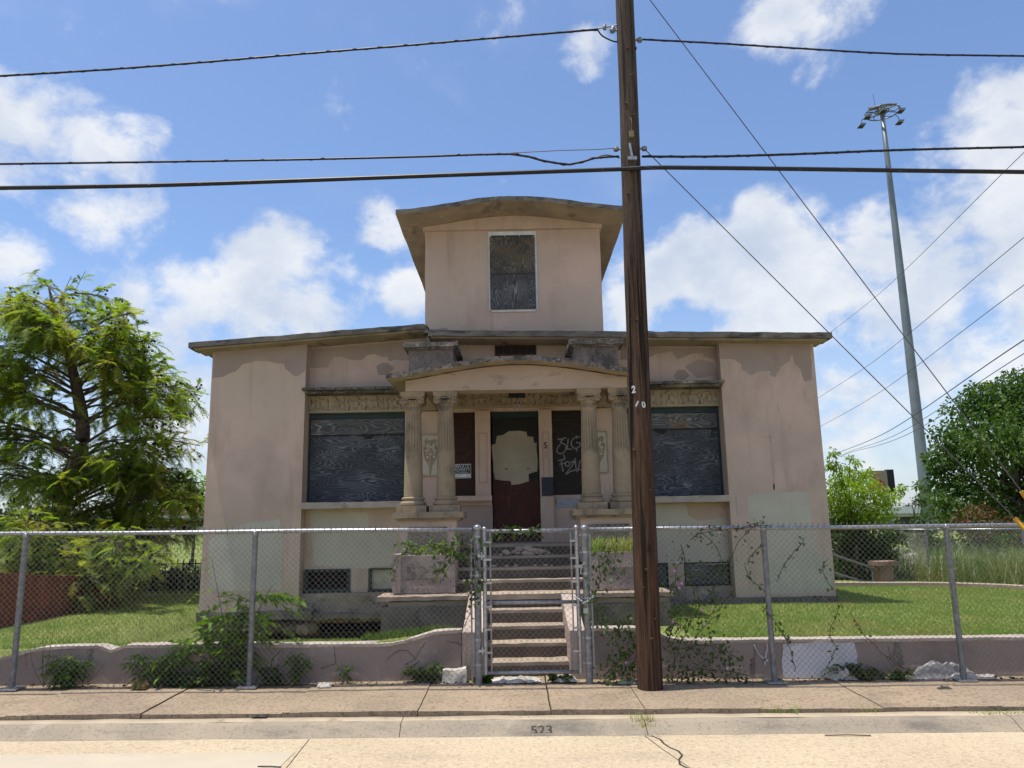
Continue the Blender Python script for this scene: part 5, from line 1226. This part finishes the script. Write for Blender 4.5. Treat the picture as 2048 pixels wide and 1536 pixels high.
def shrub(name, px, py0, w, h, Y, label, nst, ntw, mat, L, W, cat='shrub', lnf=.5, nl=6, base_z=None, droop=.5):
    b = P(px, py0, Y); z0 = base_z if base_z is not None else b.z; st = []
    for i in range(nst):
        tx = random.uniform(-w, w); th = h*random.uniform(.55, 1.); e = Vector((b.x+tx, Y+random.uniform(-.2, .2)*w, z0+th))
        m = Vector((b.x+tx*.4, Y, z0+th*.55))
        st.append(([Vector((b.x+random.uniform(-.05, .05), Y, z0)), m, e], [(random.uniform(.25, 1), rdir(.5)+Vector((tx/w*.5, 0, 0)), w*lnf*random.uniform(.5, 1.), nl) for j in range(ntw)]))
    return plant(name, (b.x, Y, z0), label, cat, st, mat, L, W, droop=droop)
# tree of heaven growing through the left fence
b = P(450, 1372, 8.5)
st = []
for ex, ey, tw in ((430,1255,8), (395,1290,5), (480,1185,9), (545,1170,6), (455,1225,9), (520,1235,7), (420,1330,6), (470,1300,8), (365,1300,5)):
    e = P(ex, ey, 8.45+random.uniform(-.05, .15)); m = (b+e)/2+Vector((0, .03, .08))
    st.append(([b, m, e], [(random.uniform(.45, 1), rdir(.6, .35), random.uniform(.22, .42), 8) for _ in range(tw)]))
e = P(505, 1195, 8.42); st.append(([b, P(480, 1270, 8.5), e], [(1., Vector((1, -.1, .28)), .50, 12), (1., Vector((1, .1, .05)), .42, 11), (.95, Vector((.8, .2, .5)), .4, 10), (.9, Vector((-1, 0, .3)), .45, 10), (.9, Vector((-.7, -.1, .6)), .35, 9), (.8, Vector((-1, .1, -.1)), .5, 11)]))
plant('sapling', tuple(b), 'large leafy sapling with long drooping pinnate leaves growing through the left fence', 'sapling', st, 'sapling', .115, .038, .012, droop=.45)
e = P(423, 1115, 8.5); m = P(435, 1180, 8.5)
plant('dry_stalk', tuple(P(447, 1220, 8.5)), 'thin dry stalk with yellowing leaves above the sapling', 'stalk', [([P(450, 1260, 8.5), m, e], [(.5, Vector((-1, 0, .15)), .28, 7), (.8, Vector((-1, 0, .05)), .1, 3), (1, Vector((-.8, 0, .1)), .1, 3)])], 'limebush', .05, .018, .005, stem_mat='twig')
shrub('shrub', 128, 1376, .24, .34, 8.42, 'compact rounded green shrub at the wall foot near the left edge', 16, 6, 'weed', .065, .017, base_z=.03)
shrub('weed_clump', 305, 1374, .30, .42, 8.45, 'loose airy weed clump left of the sapling, rising to the wall top', 14, 5, 'weed', .060, .015, 'weeds', base_z=.03)
shrub('weed_clump', 400, 1374, .40, .20, 8.43, 'low tangle of weeds at the sapling foot', 14, 6, 'vineleaf', .05, .03, 'weeds', base_z=.02)
shrub('weed_clump', 598, 1368, .15, .34, 8.46, 'small upright weed against the wall right of the left fence post', 9, 5, 'weed', .05, .012, 'weeds', base_z=.02)
shrub('weed_clump', 545, 1366, .14, .18, 8.46, 'tiny weed at the foot of the left fence post', 6, 4, 'vineleaf', .045, .025, 'weeds', base_z=.02)
shrub('weed_clump', 690, 1366, .10, .20, 8.48, 'thin little weed midway between fence post and foam block', 5, 3, 'weed', .04, .012, 'weeds', base_z=.02)
shrub('weed_clump', 848, 1366, .20, .16, 8.48, 'dark low weeds beside the foam block', 9, 5, 'vineleaf', .045, .026, 'weeds', base_z=.02)
shrub('weed_clump', 1125, 1366, .15, .10, 8.42, 'small green weeds under the gate corner', 8, 4, 'vineleaf', .04, .025, 'weeds', base_z=.0)
shrub('weed_clump', 965, 1366, .12, .10, 8.45, 'small weeds at the foot of the gate hinge post', 7, 4, 'vineleaf', .04, .025, 'weeds', base_z=.0)
shrub('weed_clump', 1720, 1362, .38, .14, 8.47, 'low weeds in front of the white painted patch', 12, 4, 'vineleaf', .04, .025, 'weeds', base_z=-.03)
shrub('weed_clump', 1800, 1360, .16, .13, 8.42, 'green weed tuft left of the plastic sheet', 8, 5, 'weed', .045, .014, 'weeds', base_z=-.04)
for px, tops, lab in ((95, [(100,1255),(88,1270),(112,1235),(60,1290),(130,1285)], 'bare twiggy dry stalks beside the left fence post'), (172, [(198,1275),(185,1300),(212,1320),(165,1320)], 'single tall dry stalk before the wall notch')):
    b = P(px-8, 1374, 8.46); plant('dry_stalk', tuple(b), lab, 'stalk', [([b, (b+P(a, c, 8.47))/2+Vector((random.uniform(-.04, .04), 0, 0)), P(a, c, 8.47)], []) for a, c in tops], 'weed', .02, .01, .0045, stem_mat='twig')
# vines
def vine(name, strands, label, mat='vineleaf', Y=8.31, L=.042, W=.030, dens=26, r=.0035, spread=.05, flowers=0, cat='vine'):
    root = empty(name, tuple(P(*strands[0][0], Y)), label, cat); mb = MB(); C = []; D = []
    for S_ in strands:
        dn = dens
        sp = smooth_path([tuple(P(a, b, Y)) for a, b in S_], 8); sp = [p+Vector((noise.noise(p*9), .5*noise.noise(p*7), noise.noise(p*8+Vector((5, 0, 0)))))*.025 for p in sp]
        mb.tube(sp, r, 4)
        for i in range(len(sp)-1):
            ln = (sp[i+1]-sp[i]).length; k_ = ln*dn
            for _ in range(int(k_)+(random.random() < k_ % 1)):
                C.append(tuple(sp[i].lerp(sp[i+1], random.random())+Vector((random.gauss(0, spread), random.gauss(0, spread*.5), random.gauss(0, spread))))); D.append((random.uniform(-1, 1), random.uniform(-.8, .2), random.uniform(-1, .5)))
    mb.build('stem', 'twig', root); n = len(C); s = rng.uniform(.5, 1.2, n)
    V, F = leaf_arrays(np.array(C), np.array(D), L*s, W*s, .2); tri_mesh('foliage', V, F, mat, root, kind='stuff')
    for i in range(flowers):
        c = Vector(C[random.randrange(n)]); fm = MB(); fm.lathe([(.003, 0), (.012, .010), (.015, .012)], (0, 0, 0), 7); fm.v = [(c.x+a, c.y-.03-e*.6, c.z+b) for a, b, e in fm.v]; fm.build('flower', 'flower', root)
    return root
vine('vine', [[(985,1066),(1010,1058),(1040,1062),(1080,1056)], [(985,1068),(983,1078)], [(1060,1060),(1075,1068)]], 'leafy vine lying along the top rail of the gate', dens=75, spread=.028, L=.06, W=.045)
vine('vine', [[(948,1070),(925,1085),(905,1110),(880,1130)], [(945,1085),(920,1100),(900,1135),(885,1160)], [(948,1090),(952,1120),(945,1160),(950,1200)], [(935,1080),(900,1095),(875,1150)]], 'broad leaved vine climbing left of the gate hinge post', dens=46, spread=.05, L=.065, W=.05)
vine('vine', [[(952,1100),(958,1150),(946,1200),(930,1250)], [(944,1190),(938,1230)]], 'thin vine winding down the gate hinge post', dens=34, spread=.03, L=.05, W=.04)
vine('vine', [[(1400,1062),(1420,1052),(1445,1058)], [(1380,1080),(1400,1066),(1440,1060),(1490,1056),(1545,1050)], [(1470,1060),(1500,1050),(1528,1046)], [(1385,1072),(1410,1080)]], 'dry flowering vine over the top rail right of the pole', 'brownleaf', dens=60, spread=.03, L=.035, W=.02, flowers=2)
vine('vine', [[(1345,1335),(1370,1270),(1410,1200),(1450,1140),(1480,1080),(1500,1060)], [(1350,1280),(1390,1200),(1370,1120),(1360,1090)], [(1400,1060),(1440,1110),(1425,1160),(1440,1220)], [(1350,1240),(1420,1230),(1470,1180)], [(1360,1190),(1350,1150),(1365,1100)]], 'sparse vine climbing the mesh between pole and fence post', dens=46, spread=.05, L=.04, W=.026, flowers=5)
vine('vine', [[(1490,1123),(1495,1150),(1515,1170),(1530,1185)], [(1550,1165),(1575,1120),(1595,1095),(1610,1080)], [(1495,1120),(1510,1100),(1525,1090)], [(1525,1210),(1560,1260),(1580,1300),(1590,1340)], [(1655,1120),(1645,1140),(1665,1180)], [(1690,1200),(1660,1260),(1670,1300),(1655,1330)], [(1580,1290),(1560,1260)]], 'thin trailing vine strands on the mesh about the middle right post', dens=40, spread=.022, L=.04, W=.03)
vine('vine', [[(1205,1365),(1240,1320),(1230,1270),(1260,1240)], [(1210,1350),(1260,1300),(1255,1260)], [(1200,1370),(1270,1330)], [(1195,1110),(1200,1150),(1190,1220),(1215,1260)], [(1230,1090),(1215,1120),(1240,1160)], [(1265,1350),(1270,1290),(1245,1240)]], 'green creeper massed left of the pole foot', dens=130, spread=.07, L=.05, W=.036, flowers=4)
vine('vine', [[(1335,1365),(1350,1330),(1340,1280),(1350,1240)], [(1340,1370),(1400,1350),(1440,1355)], [(1345,1300),(1400,1290),(1450,1300),(1480,1320)], [(1350,1350),(1420,1320),(1460,1290)], [(1335,1290),(1350,1220),(1340,1180),(1380,1140)], [(1370,1340),(1440,1340),(1500,1350)], [(1380,1290),(1410,1250),(1440,1230)], [(1450,1350),(1520,1365)]], 'green creeper massed right of the pole foot against the wall', dens=100, spread=.07, L=.045, W=.034, flowers=5)
vine('vine', [[(1775,1290),(1785,1320),(1810,1340)], [(1700,1225),(1730,1270),(1760,1300),(1800,1345)], [(1500,1000),(1505,1010)]][:2], 'dry trailing vine on the mesh left of the plastic sheet', 'brownleaf', dens=26, spread=.02, L=.035, W=.024)
# leaves in the left planter
b = P(860, 1112, 10.4)
st = [([Vector((x, 10.45+random.uniform(-.12, .2), 1.22)), Vector((x+random.uniform(-.05, .05), 10.4, 1.30)), Vector((x+random.uniform(-.12, .12), 10.35, 1.36+random.uniform(0, .08)))], [(random.uniform(.3, 1), rdir(.8, .8), .13, 4) for _ in range(5)]) for x in np.linspace(-1.45, -.85, 14)]
plant('planter_plant', (-1.15, 10.45, 1.22), 'leafy green plants spilling over the left stair planter', 'plant', st, 'weed', .05, .032, .004)
vine('vine', [[(792,1115),(786,1135),(790,1160)], [(800,1110),(788,1120)]], 'small vine hanging down the left end of the carved planter', Y=10.15, dens=60, spread=.03, L=.05, W=.034)

# ---- bald cypress at the left
random.seed(21); rng = np.random.default_rng(21)
CT = Vector((-8.7, 15.2, .25))
ct = empty('cypress_tree', tuple(CT), 'large feathery bald cypress with hanging sprays and dark cones left of the house', 'tree')
mb = MB(); tr = [CT+Vector((0, 0, -.2)), CT+Vector((.05, 0, 2)), P(205, 900, 15.2), P(225, 720, 15.2), P(252, 640, 15.3), P(120, 585, 15.4)]
trunk = smooth_path([tuple(CT+Vector((-.2, 0, -.2))), tuple(CT+Vector((-.15, 0, 2.0))), tuple(P(165, 880, 15.2)), tuple(P(150, 760, 15.2)), tuple(P(120, 650, 15.2)), tuple(P(97, 575, 15.2))], 10)
mb.tube(trunk, [.20*(1-i/(len(trunk)-1))**.9+.012 for i in range(len(trunk))], 9); mb.build('trunk', 'bark', ct, smooth=True)
def tz(z):
    return min(trunk, key=lambda p: abs(p.z-z))
ENDS = [(97,575),(130,592),(200,592),(180,640),(262,626),(240,665),(268,690),(40,612),(10,640),(-30,690),(240,705),(200,720),(350,772),(360,800),(335,835),(300,770),(280,800),(300,905),(270,880),(240,930),(290,935),(330,950),(402,965),(395,1000),(370,1040),(330,1075),(385,1055),(300,1010),
        (250,1120),(290,1160),(180,1150),(210,1195),(120,1180),(60,1130),(100,1080),(10,1090),(-30,1050),(-60,950),(-90,870),(-60,800),(-20,760),(170,1010),(120,960),(60,900),(240,1060)]
FRONT = [(20,1170),(70,1185),(130,1200),(45,1205),(160,1165),(215,1185),(100,1120),(60,1110),(110,1150),(150,1120),(190,1165),(230,1140),(130,1090),(300,1120),(90,1190),(170,1200),(250,1090),(40,1060)]
limbs = []
for (a, b) in FRONT: limbs.append((P(a, b, 12.9+random.uniform(-.6, .6)), 1.))
for (a, b) in ENDS: limbs.append((P(a, b, 15.2+random.uniform(-1.6, .6)), 1.))
for i in range(90):                                                 # the rest of the crown, all round the trunk
    z = random.uniform(1.2, 6.1); a = random.uniform(0, 6.28); rad = (2.6 if z < 4.2 else 2.6*(1-(z-4.2)/3.2))*random.uniform(.5, 1.); c = tz(z)
    limbs.append((Vector((c.x+rad*math.cos(a)*1.05, 15.2+rad*math.sin(a)*.95, z+.1)), .9))
SP = []; mbb = MB(); cones = []
def spray(p, d, ln): SP.append((p, d, ln))
for e, sc_ in limbs:
    s_ = tz(e.z-.45*(abs(e.x-CT.x)*.35+.3)); Lb = (e-s_).length
    m = s_.lerp(e, .5)+Vector((0, 0, .10*Lb)); pts = smooth_path([tuple(s_), tuple(m), tuple(e)], 9)
    mbb.tube(pts, [.010+.024*(1-i/(len(pts)-1))*min(1, Lb/2) for i in range(len(pts))], 5)
    nsub = int(6+Lb*7.)
    for k_ in range(nsub):
        t = random.uniform(.30, 1.)**.7; q = pts[int(t*(len(pts)-1))]; dm = (e-s_).normalized(); sd = dm.cross(Vector((0, 0, 1))).normalized()
        dd = (dm*random.uniform(.1, .9)+sd*random.uniform(-1, 1)+Vector((0, 0, random.uniform(-.75, .75)))).normalized(); l2 = random.uniform(.25, .68)*(1.1-t*.35)
        q2 = q+dd*l2-Vector((0, 0, .08)); mbb.tube([q, (q+q2)/2+Vector((0, 0, .03)), q2], .006, 3, False)
        for _ in range(4):
            u = random.uniform(.25, 1); spray(q.lerp(q2, u), (dd*.7+Vector((random.gauss(0, .5), random.gauss(0, .5), random.uniform(-.7, .3)))).normalized(), random.uniform(.20, .36))
        if random.random() < .35 and t > .7: cones += [q2+Vector((random.gauss(0, .06), random.gauss(0, .06), random.gauss(-.03, .05))) for _ in range(random.randint(1, 4))]
mbb.build('limbs', 'bark', ct, smooth=True)
n = len(SP); p0 = np.array([tuple(s[0]) for s in SP]); dd = np.array([tuple(s[1]) for s in SP]); ln = np.array([s[2] for s in SP])
sd = unit(np.cross(dd, np.array([0, 0, 1.])+rng.normal(0, .3, (n, 3)))); NL = 12; parts = []
for i in range(NL):
    t = (i+.6)/NL; c = p0+dd*(ln*t)[:, None]; c[:, 2] -= ln*.45*t*t
    wdt = ln*.33*math.sin(math.pi*min(1, .18+t*.80))
    for s in (-1, 1):
        tip = c+(sd*s*.9+dd*.55)*wdt[:, None]+np.array([0, 0, -.22])*wdt[:, None]+rng.normal(0, .012, (n, 3)); off = dd*.0125
        V = np.stack([c-off, c+off, tip], 1).reshape(-1, 3); parts.append((V, np.arange(3*n).reshape(n, 3)))
V, F = merge(parts); tri_mesh('foliage', V, F, 'cypress', ct, kind='stuff')
mb = MB(); [mb.ell(tuple(c), .026, .026, .028, 6, 4) for c in cones]; o = mb.build('cones', 'cone', ct); o['kind'] = 'stuff'
print('sprays', n, 'cones', len(cones))

# ---- broadleaf crowns as leaf clouds on real limbs
def leaf_tree(name, base, h, clumps, mat, L, n_per, label, trunk_r=.2, cat='tree', aspect=.6, limb_n=18, fallen=None):
    base = Vector(base); root = empty(name, tuple(base), label, cat); mb = MB(); C = []; D = []
    top = Vector((base.x, base.y, base.z+h*.8)); tr = smooth_path([tuple(base-Vector((0, 0, .2))), tuple(base.lerp(top, .5)+Vector((.05*h*random.uniform(-1, 1), 0, 0))), tuple(top)], 8)
    mb.tube(tr, [trunk_r*(1-.85*i/(len(tr)-1)) for i in range(len(tr))], 8); mb.build('trunk', 'bark', root, smooth=True); mb = MB()
    for c, r in clumps:
        c = Vector(c); s = tr[min(len(tr)-1, max(2, int((c.z-base.z)/h*.75*len(tr))))]; mb.tube([s, s.lerp(c, .5)+Vector((0, 0, .05*r)), c], [.05*trunk_r/.2, .03*trunk_r/.2, .012*trunk_r/.2], 5)
        m = int(n_per*r*r)
        v = rng.normal(size=(m, 3)); v = unit(v)*(rng.uniform(0, 1, m)**.42)[:, None]*r*np.array([1, 1, .8]); 
        nzv = np.array([noise.noise(Vector(q)*1.7/r+c) for q in v]); v *= (1+.45*nzv)[:, None]
        C.append(np.array(tuple(c))+v); D.append(v/r*.7+rng.normal(0, .6, (m, 3))-np.array([0, 0, .35]))
    mb.build('limbs', 'bark', root); C = np.concatenate(C); D = np.concatenate(D); s = rng.uniform(.6, 1.25, len(C))
    V, F = leaf_arrays(C, D, L*s, L*aspect*s, .2); tri_mesh('crown', V, F, mat, root, kind='stuff'); return root
random.seed(5)
cl = []
for (a, b, r) in ((1985,800,1.1),(1940,820,1.0),(1905,870,1.0),(2035,790,1.3),(1880,920,.8),(1930,910,1.2),(1990,880,1.5),(2050,880,1.7),(1890,970,.9),(1950,980,1.3),(2020,980,1.6),(2080,820,1.6),(2110,950,1.9),(1915,1030,.9),(1990,1050,1.3),(2060,1050,1.5),(2150,850,1.7),(2170,1000,1.8),(1880,1000,.55),(1872,935,.45),(1960,785,.6),(2040,765,.7)):
    cl.append((tuple(P(a, b, 26+random.uniform(-1.3, 1.3))), r*.8))
B = P(2040, 1090, 26)
leaf_tree('broadleaf_tree', (B.x, 26, .3), 6.2, cl, 'maple', .16, 1150, 'rounded dense green tree at the right edge beyond the fence', .22)
cl = []
for (a, b, r) in ((1690,985,.35),(1720,960,.25),(1665,930,.16),(1668,905,.11),(1695,940,.14),(1740,980,.28),(1775,1000,.22),(1795,985,.12),(1700,1030,.45),(1750,1030,.38),(1660,1000,.32),(1680,960,.22),(1712,925,.10),(1700,915,.08),(1733,945,.12),(1805,975,.08)):
    cl.append((tuple(P(a, b, 17.4+random.uniform(-.4, .4))), r*1.15))
B = P(1710, 1172, 17.4)
leaf_tree('leafy_bush', (B.x, 17.4, .3), 2.6, cl, 'limebush', .085, 5200, 'bright lime green bush beside the right corner of the house', .06, 'bush', .45)
cl = []
for (a, b, r) in ((1690,1085,.5),(1740,1090,.5),(1670,1130,.4),(1720,1130,.45),(1760,1110,.35),(1700,1060,.4),(1665,1065,.4),(1790,1070,.3)): cl.append((tuple(P(a, b, 17.9+random.uniform(-.3, .3))), r))
leaf_tree('leafy_bush', (P(1700, 1170, 17.9).x, 17.9, .3), 1.5, cl, 'maple', .085, 7500, 'dark green bush below the lime bush, behind the pipe rails', .05, 'bush', .5)
cl = []
for (a, b, r) in ((1840,1000,.20),(1835,970,.14),(1845,1040,.3),(1830,1075,.4),(1860,1085,.4),(1850,1120,.4),(1822,1110,.3)): cl.append((tuple(P(a, b, 21+random.uniform(-.3, .3))), r))
leaf_tree('leafy_bush', (P(1840, 1150, 21).x, 21, .3), 2.2, cl, 'maple', .09, 3500, 'slim dark bush before the foot of the mast', .05, 'bush', .5)
cl = []
for (a, b, r) in ((1940,1030,.35),(1965,1020,.3),(1920,1045,.25),(1990,1045,.35),(2020,1050,.3),(1950,1060,.4),(2040,1080,.3)): cl.append((tuple(P(a, b, 19.5+random.uniform(-.3, .3))), r))
leaf_tree('dead_shrub', (P(1970, 1150, 19.5).x, 19.5, .3), 1.7, cl, 'brownleaf', .09, 1300, 'rust brown dead shrub in front of the right tree', .05, 'shrub', .5)
cl = []
for (a, b, r) in ((1930,1090,.5),(1990,1085,.55),(2045,1080,.6),(2100,1080,.6),(1880,1100,.4)): cl.append((tuple(P(a, b, 21+random.uniform(-.3, .3))), r))
leaf_tree('leafy_bush', (P(1990, 1150, 21).x, 21, .3), 1.3, cl, 'maple', .10, 2600, 'low dark thicket under the right tree', .05, 'bush', .5)
cl = []
for (a, b, r) in ((310,1170,.4),(340,1160,.4),(370,1155,.35),(395,1165,.35),(330,1185,.3),(280,1165,.35)): cl.append((tuple(P(a, b, 17.2+random.uniform(-.3, .3))), r))
leaf_tree('hedge_or_shade_bush', (P(340, 1200, 17.2).x, 17.2, .25), .9, cl, 'darkgreenmass', .07, 6500, 'dark hedge bush over the iron picket fence', .04, 'bush', .5)
cl = []
for (a, b, r) in ((395,985,.5),(370,965,.4),(400,1010,.6),(385,950,.3),(360,1000,.5),(340,985,.45),(410,960,.3),(415,990,.5)): cl.append((tuple(P(a, b, 27+random.uniform(-.5, .5))), r))
leaf_tree('young_tree', (P(385, 1100, 27).x, 27, .5), 3.0, cl, 'limebush', .13, 900, 'yellow green young tree behind the cypress next to the house', .07, 'tree', .5)
# made-up bush, its dark leaves stand in for shade under the cypress
cl = [(tuple(P(a, b, 13.2+random.uniform(-.4, .4))), r) for a, b, r in ((-20,1180,.5),(5,1220,.4),(15,1150,.35),(-50,1240,.6),(-60,1150,.6),(20,1260,.25),(0,1280,.3))]
leaf_tree('hedge_or_shade_bush', (P(-20, 1300, 13.2).x, 13.2, .3), .9, cl, 'darkgreenmass', .07, 1900, 'made-up dark bush standing in for the shade below the cypress at the left edge', .04, 'bush', .5)
# far tree lines
random.seed(9)
for i, (px, top, Y, r) in enumerate(((1700,1012,150,5),(1790,1003,160,6),(1835,995,150,6),(1900,1010,170,6),(1960,1005,160,6),(2040,1000,165,7),(2120,1000,160,7))):
    c = P(px, top, Y); bz = -1; cl = [((c.x+random.uniform(-1, 1)*r, Y+random.uniform(-2, 2), c.z-r*.55+random.uniform(-2.4, .4)), r*random.uniform(.45, .75)) for _ in range(7)]
    leaf_tree('far_tree', (c.x, Y, 0), max(3, c.z), cl, 'darkgreenmass', .7, 28, ['far hazy tree behind the billboard post', 'far dark tree between billboard and mast', 'far dark tree just left of the mast', 'far dark tree just right of the mast', 'far tree behind the rounded right tree', 'far tree at the right edge of the picture', 'far tree beyond the right edge'][i], .4)
for i, (px, top, Y, r) in enumerate(((300,1010,90,4),(345,1005,95,4),(385,1008,100,3.5),(420,1010,95,3.5),(240,1000,90,4.5),(150,1000,90,5),(60,1005,95,5))):
    c = P(px, top, Y); cl = [((c.x+random.uniform(-1, 1)*r, Y+random.uniform(-2, 2), c.z-r*.5+random.uniform(-2., .3)), r*random.uniform(.45, .75)) for _ in range(7)]
    leaf_tree('far_tree', (c.x, Y, 0), max(3, c.z), cl, 'darkgreenmass', .5, 45, ['far tree seen through the cypress branches', 'far tree behind the yellow green young tree', 'far tree above the red roof', 'far tree hidden partly by the house corner', 'far tree behind the cypress trunk', 'far tree behind the cypress, left of its trunk', 'far tree at the left edge of the picture'][i], .4)
# ------------------------------------------------------------------ repeats share a group
GROUPS = {'vine': 'vines on the chain link fence', 'weed_clump': 'weeds along the foot of the wall', 'far_tree': 'far trees along the horizon', 'power_cable': 'power cables on the utility pole',
 'overhead_wire': 'overhead wires right of the house', 'guy_wire': 'guy wires of the utility pole', 'retaining_wall': 'retaining walls along the sidewalk', 'chain_link_fence': 'chain link fences along the sidewalk',
 'paper_sheet': 'paper litter along the fence', 'leafy_bush': 'bushes behind the right lawn', 'dry_stalk': 'dry stalks at the left fence', 'dry_leaf': 'dead leaves on the sidewalk', 'shrub': 'shrubs at the left fence', 'stick': 'sticks on the road', 'hedge_or_shade_bush': 'dark bushes at the back of the left lawn'}
for o in col.objects:
    if o.parent is None and 'label' in o:
        b = o.name.split('.')[0]
        if b in GROUPS: o['group'] = GROUPS[b]
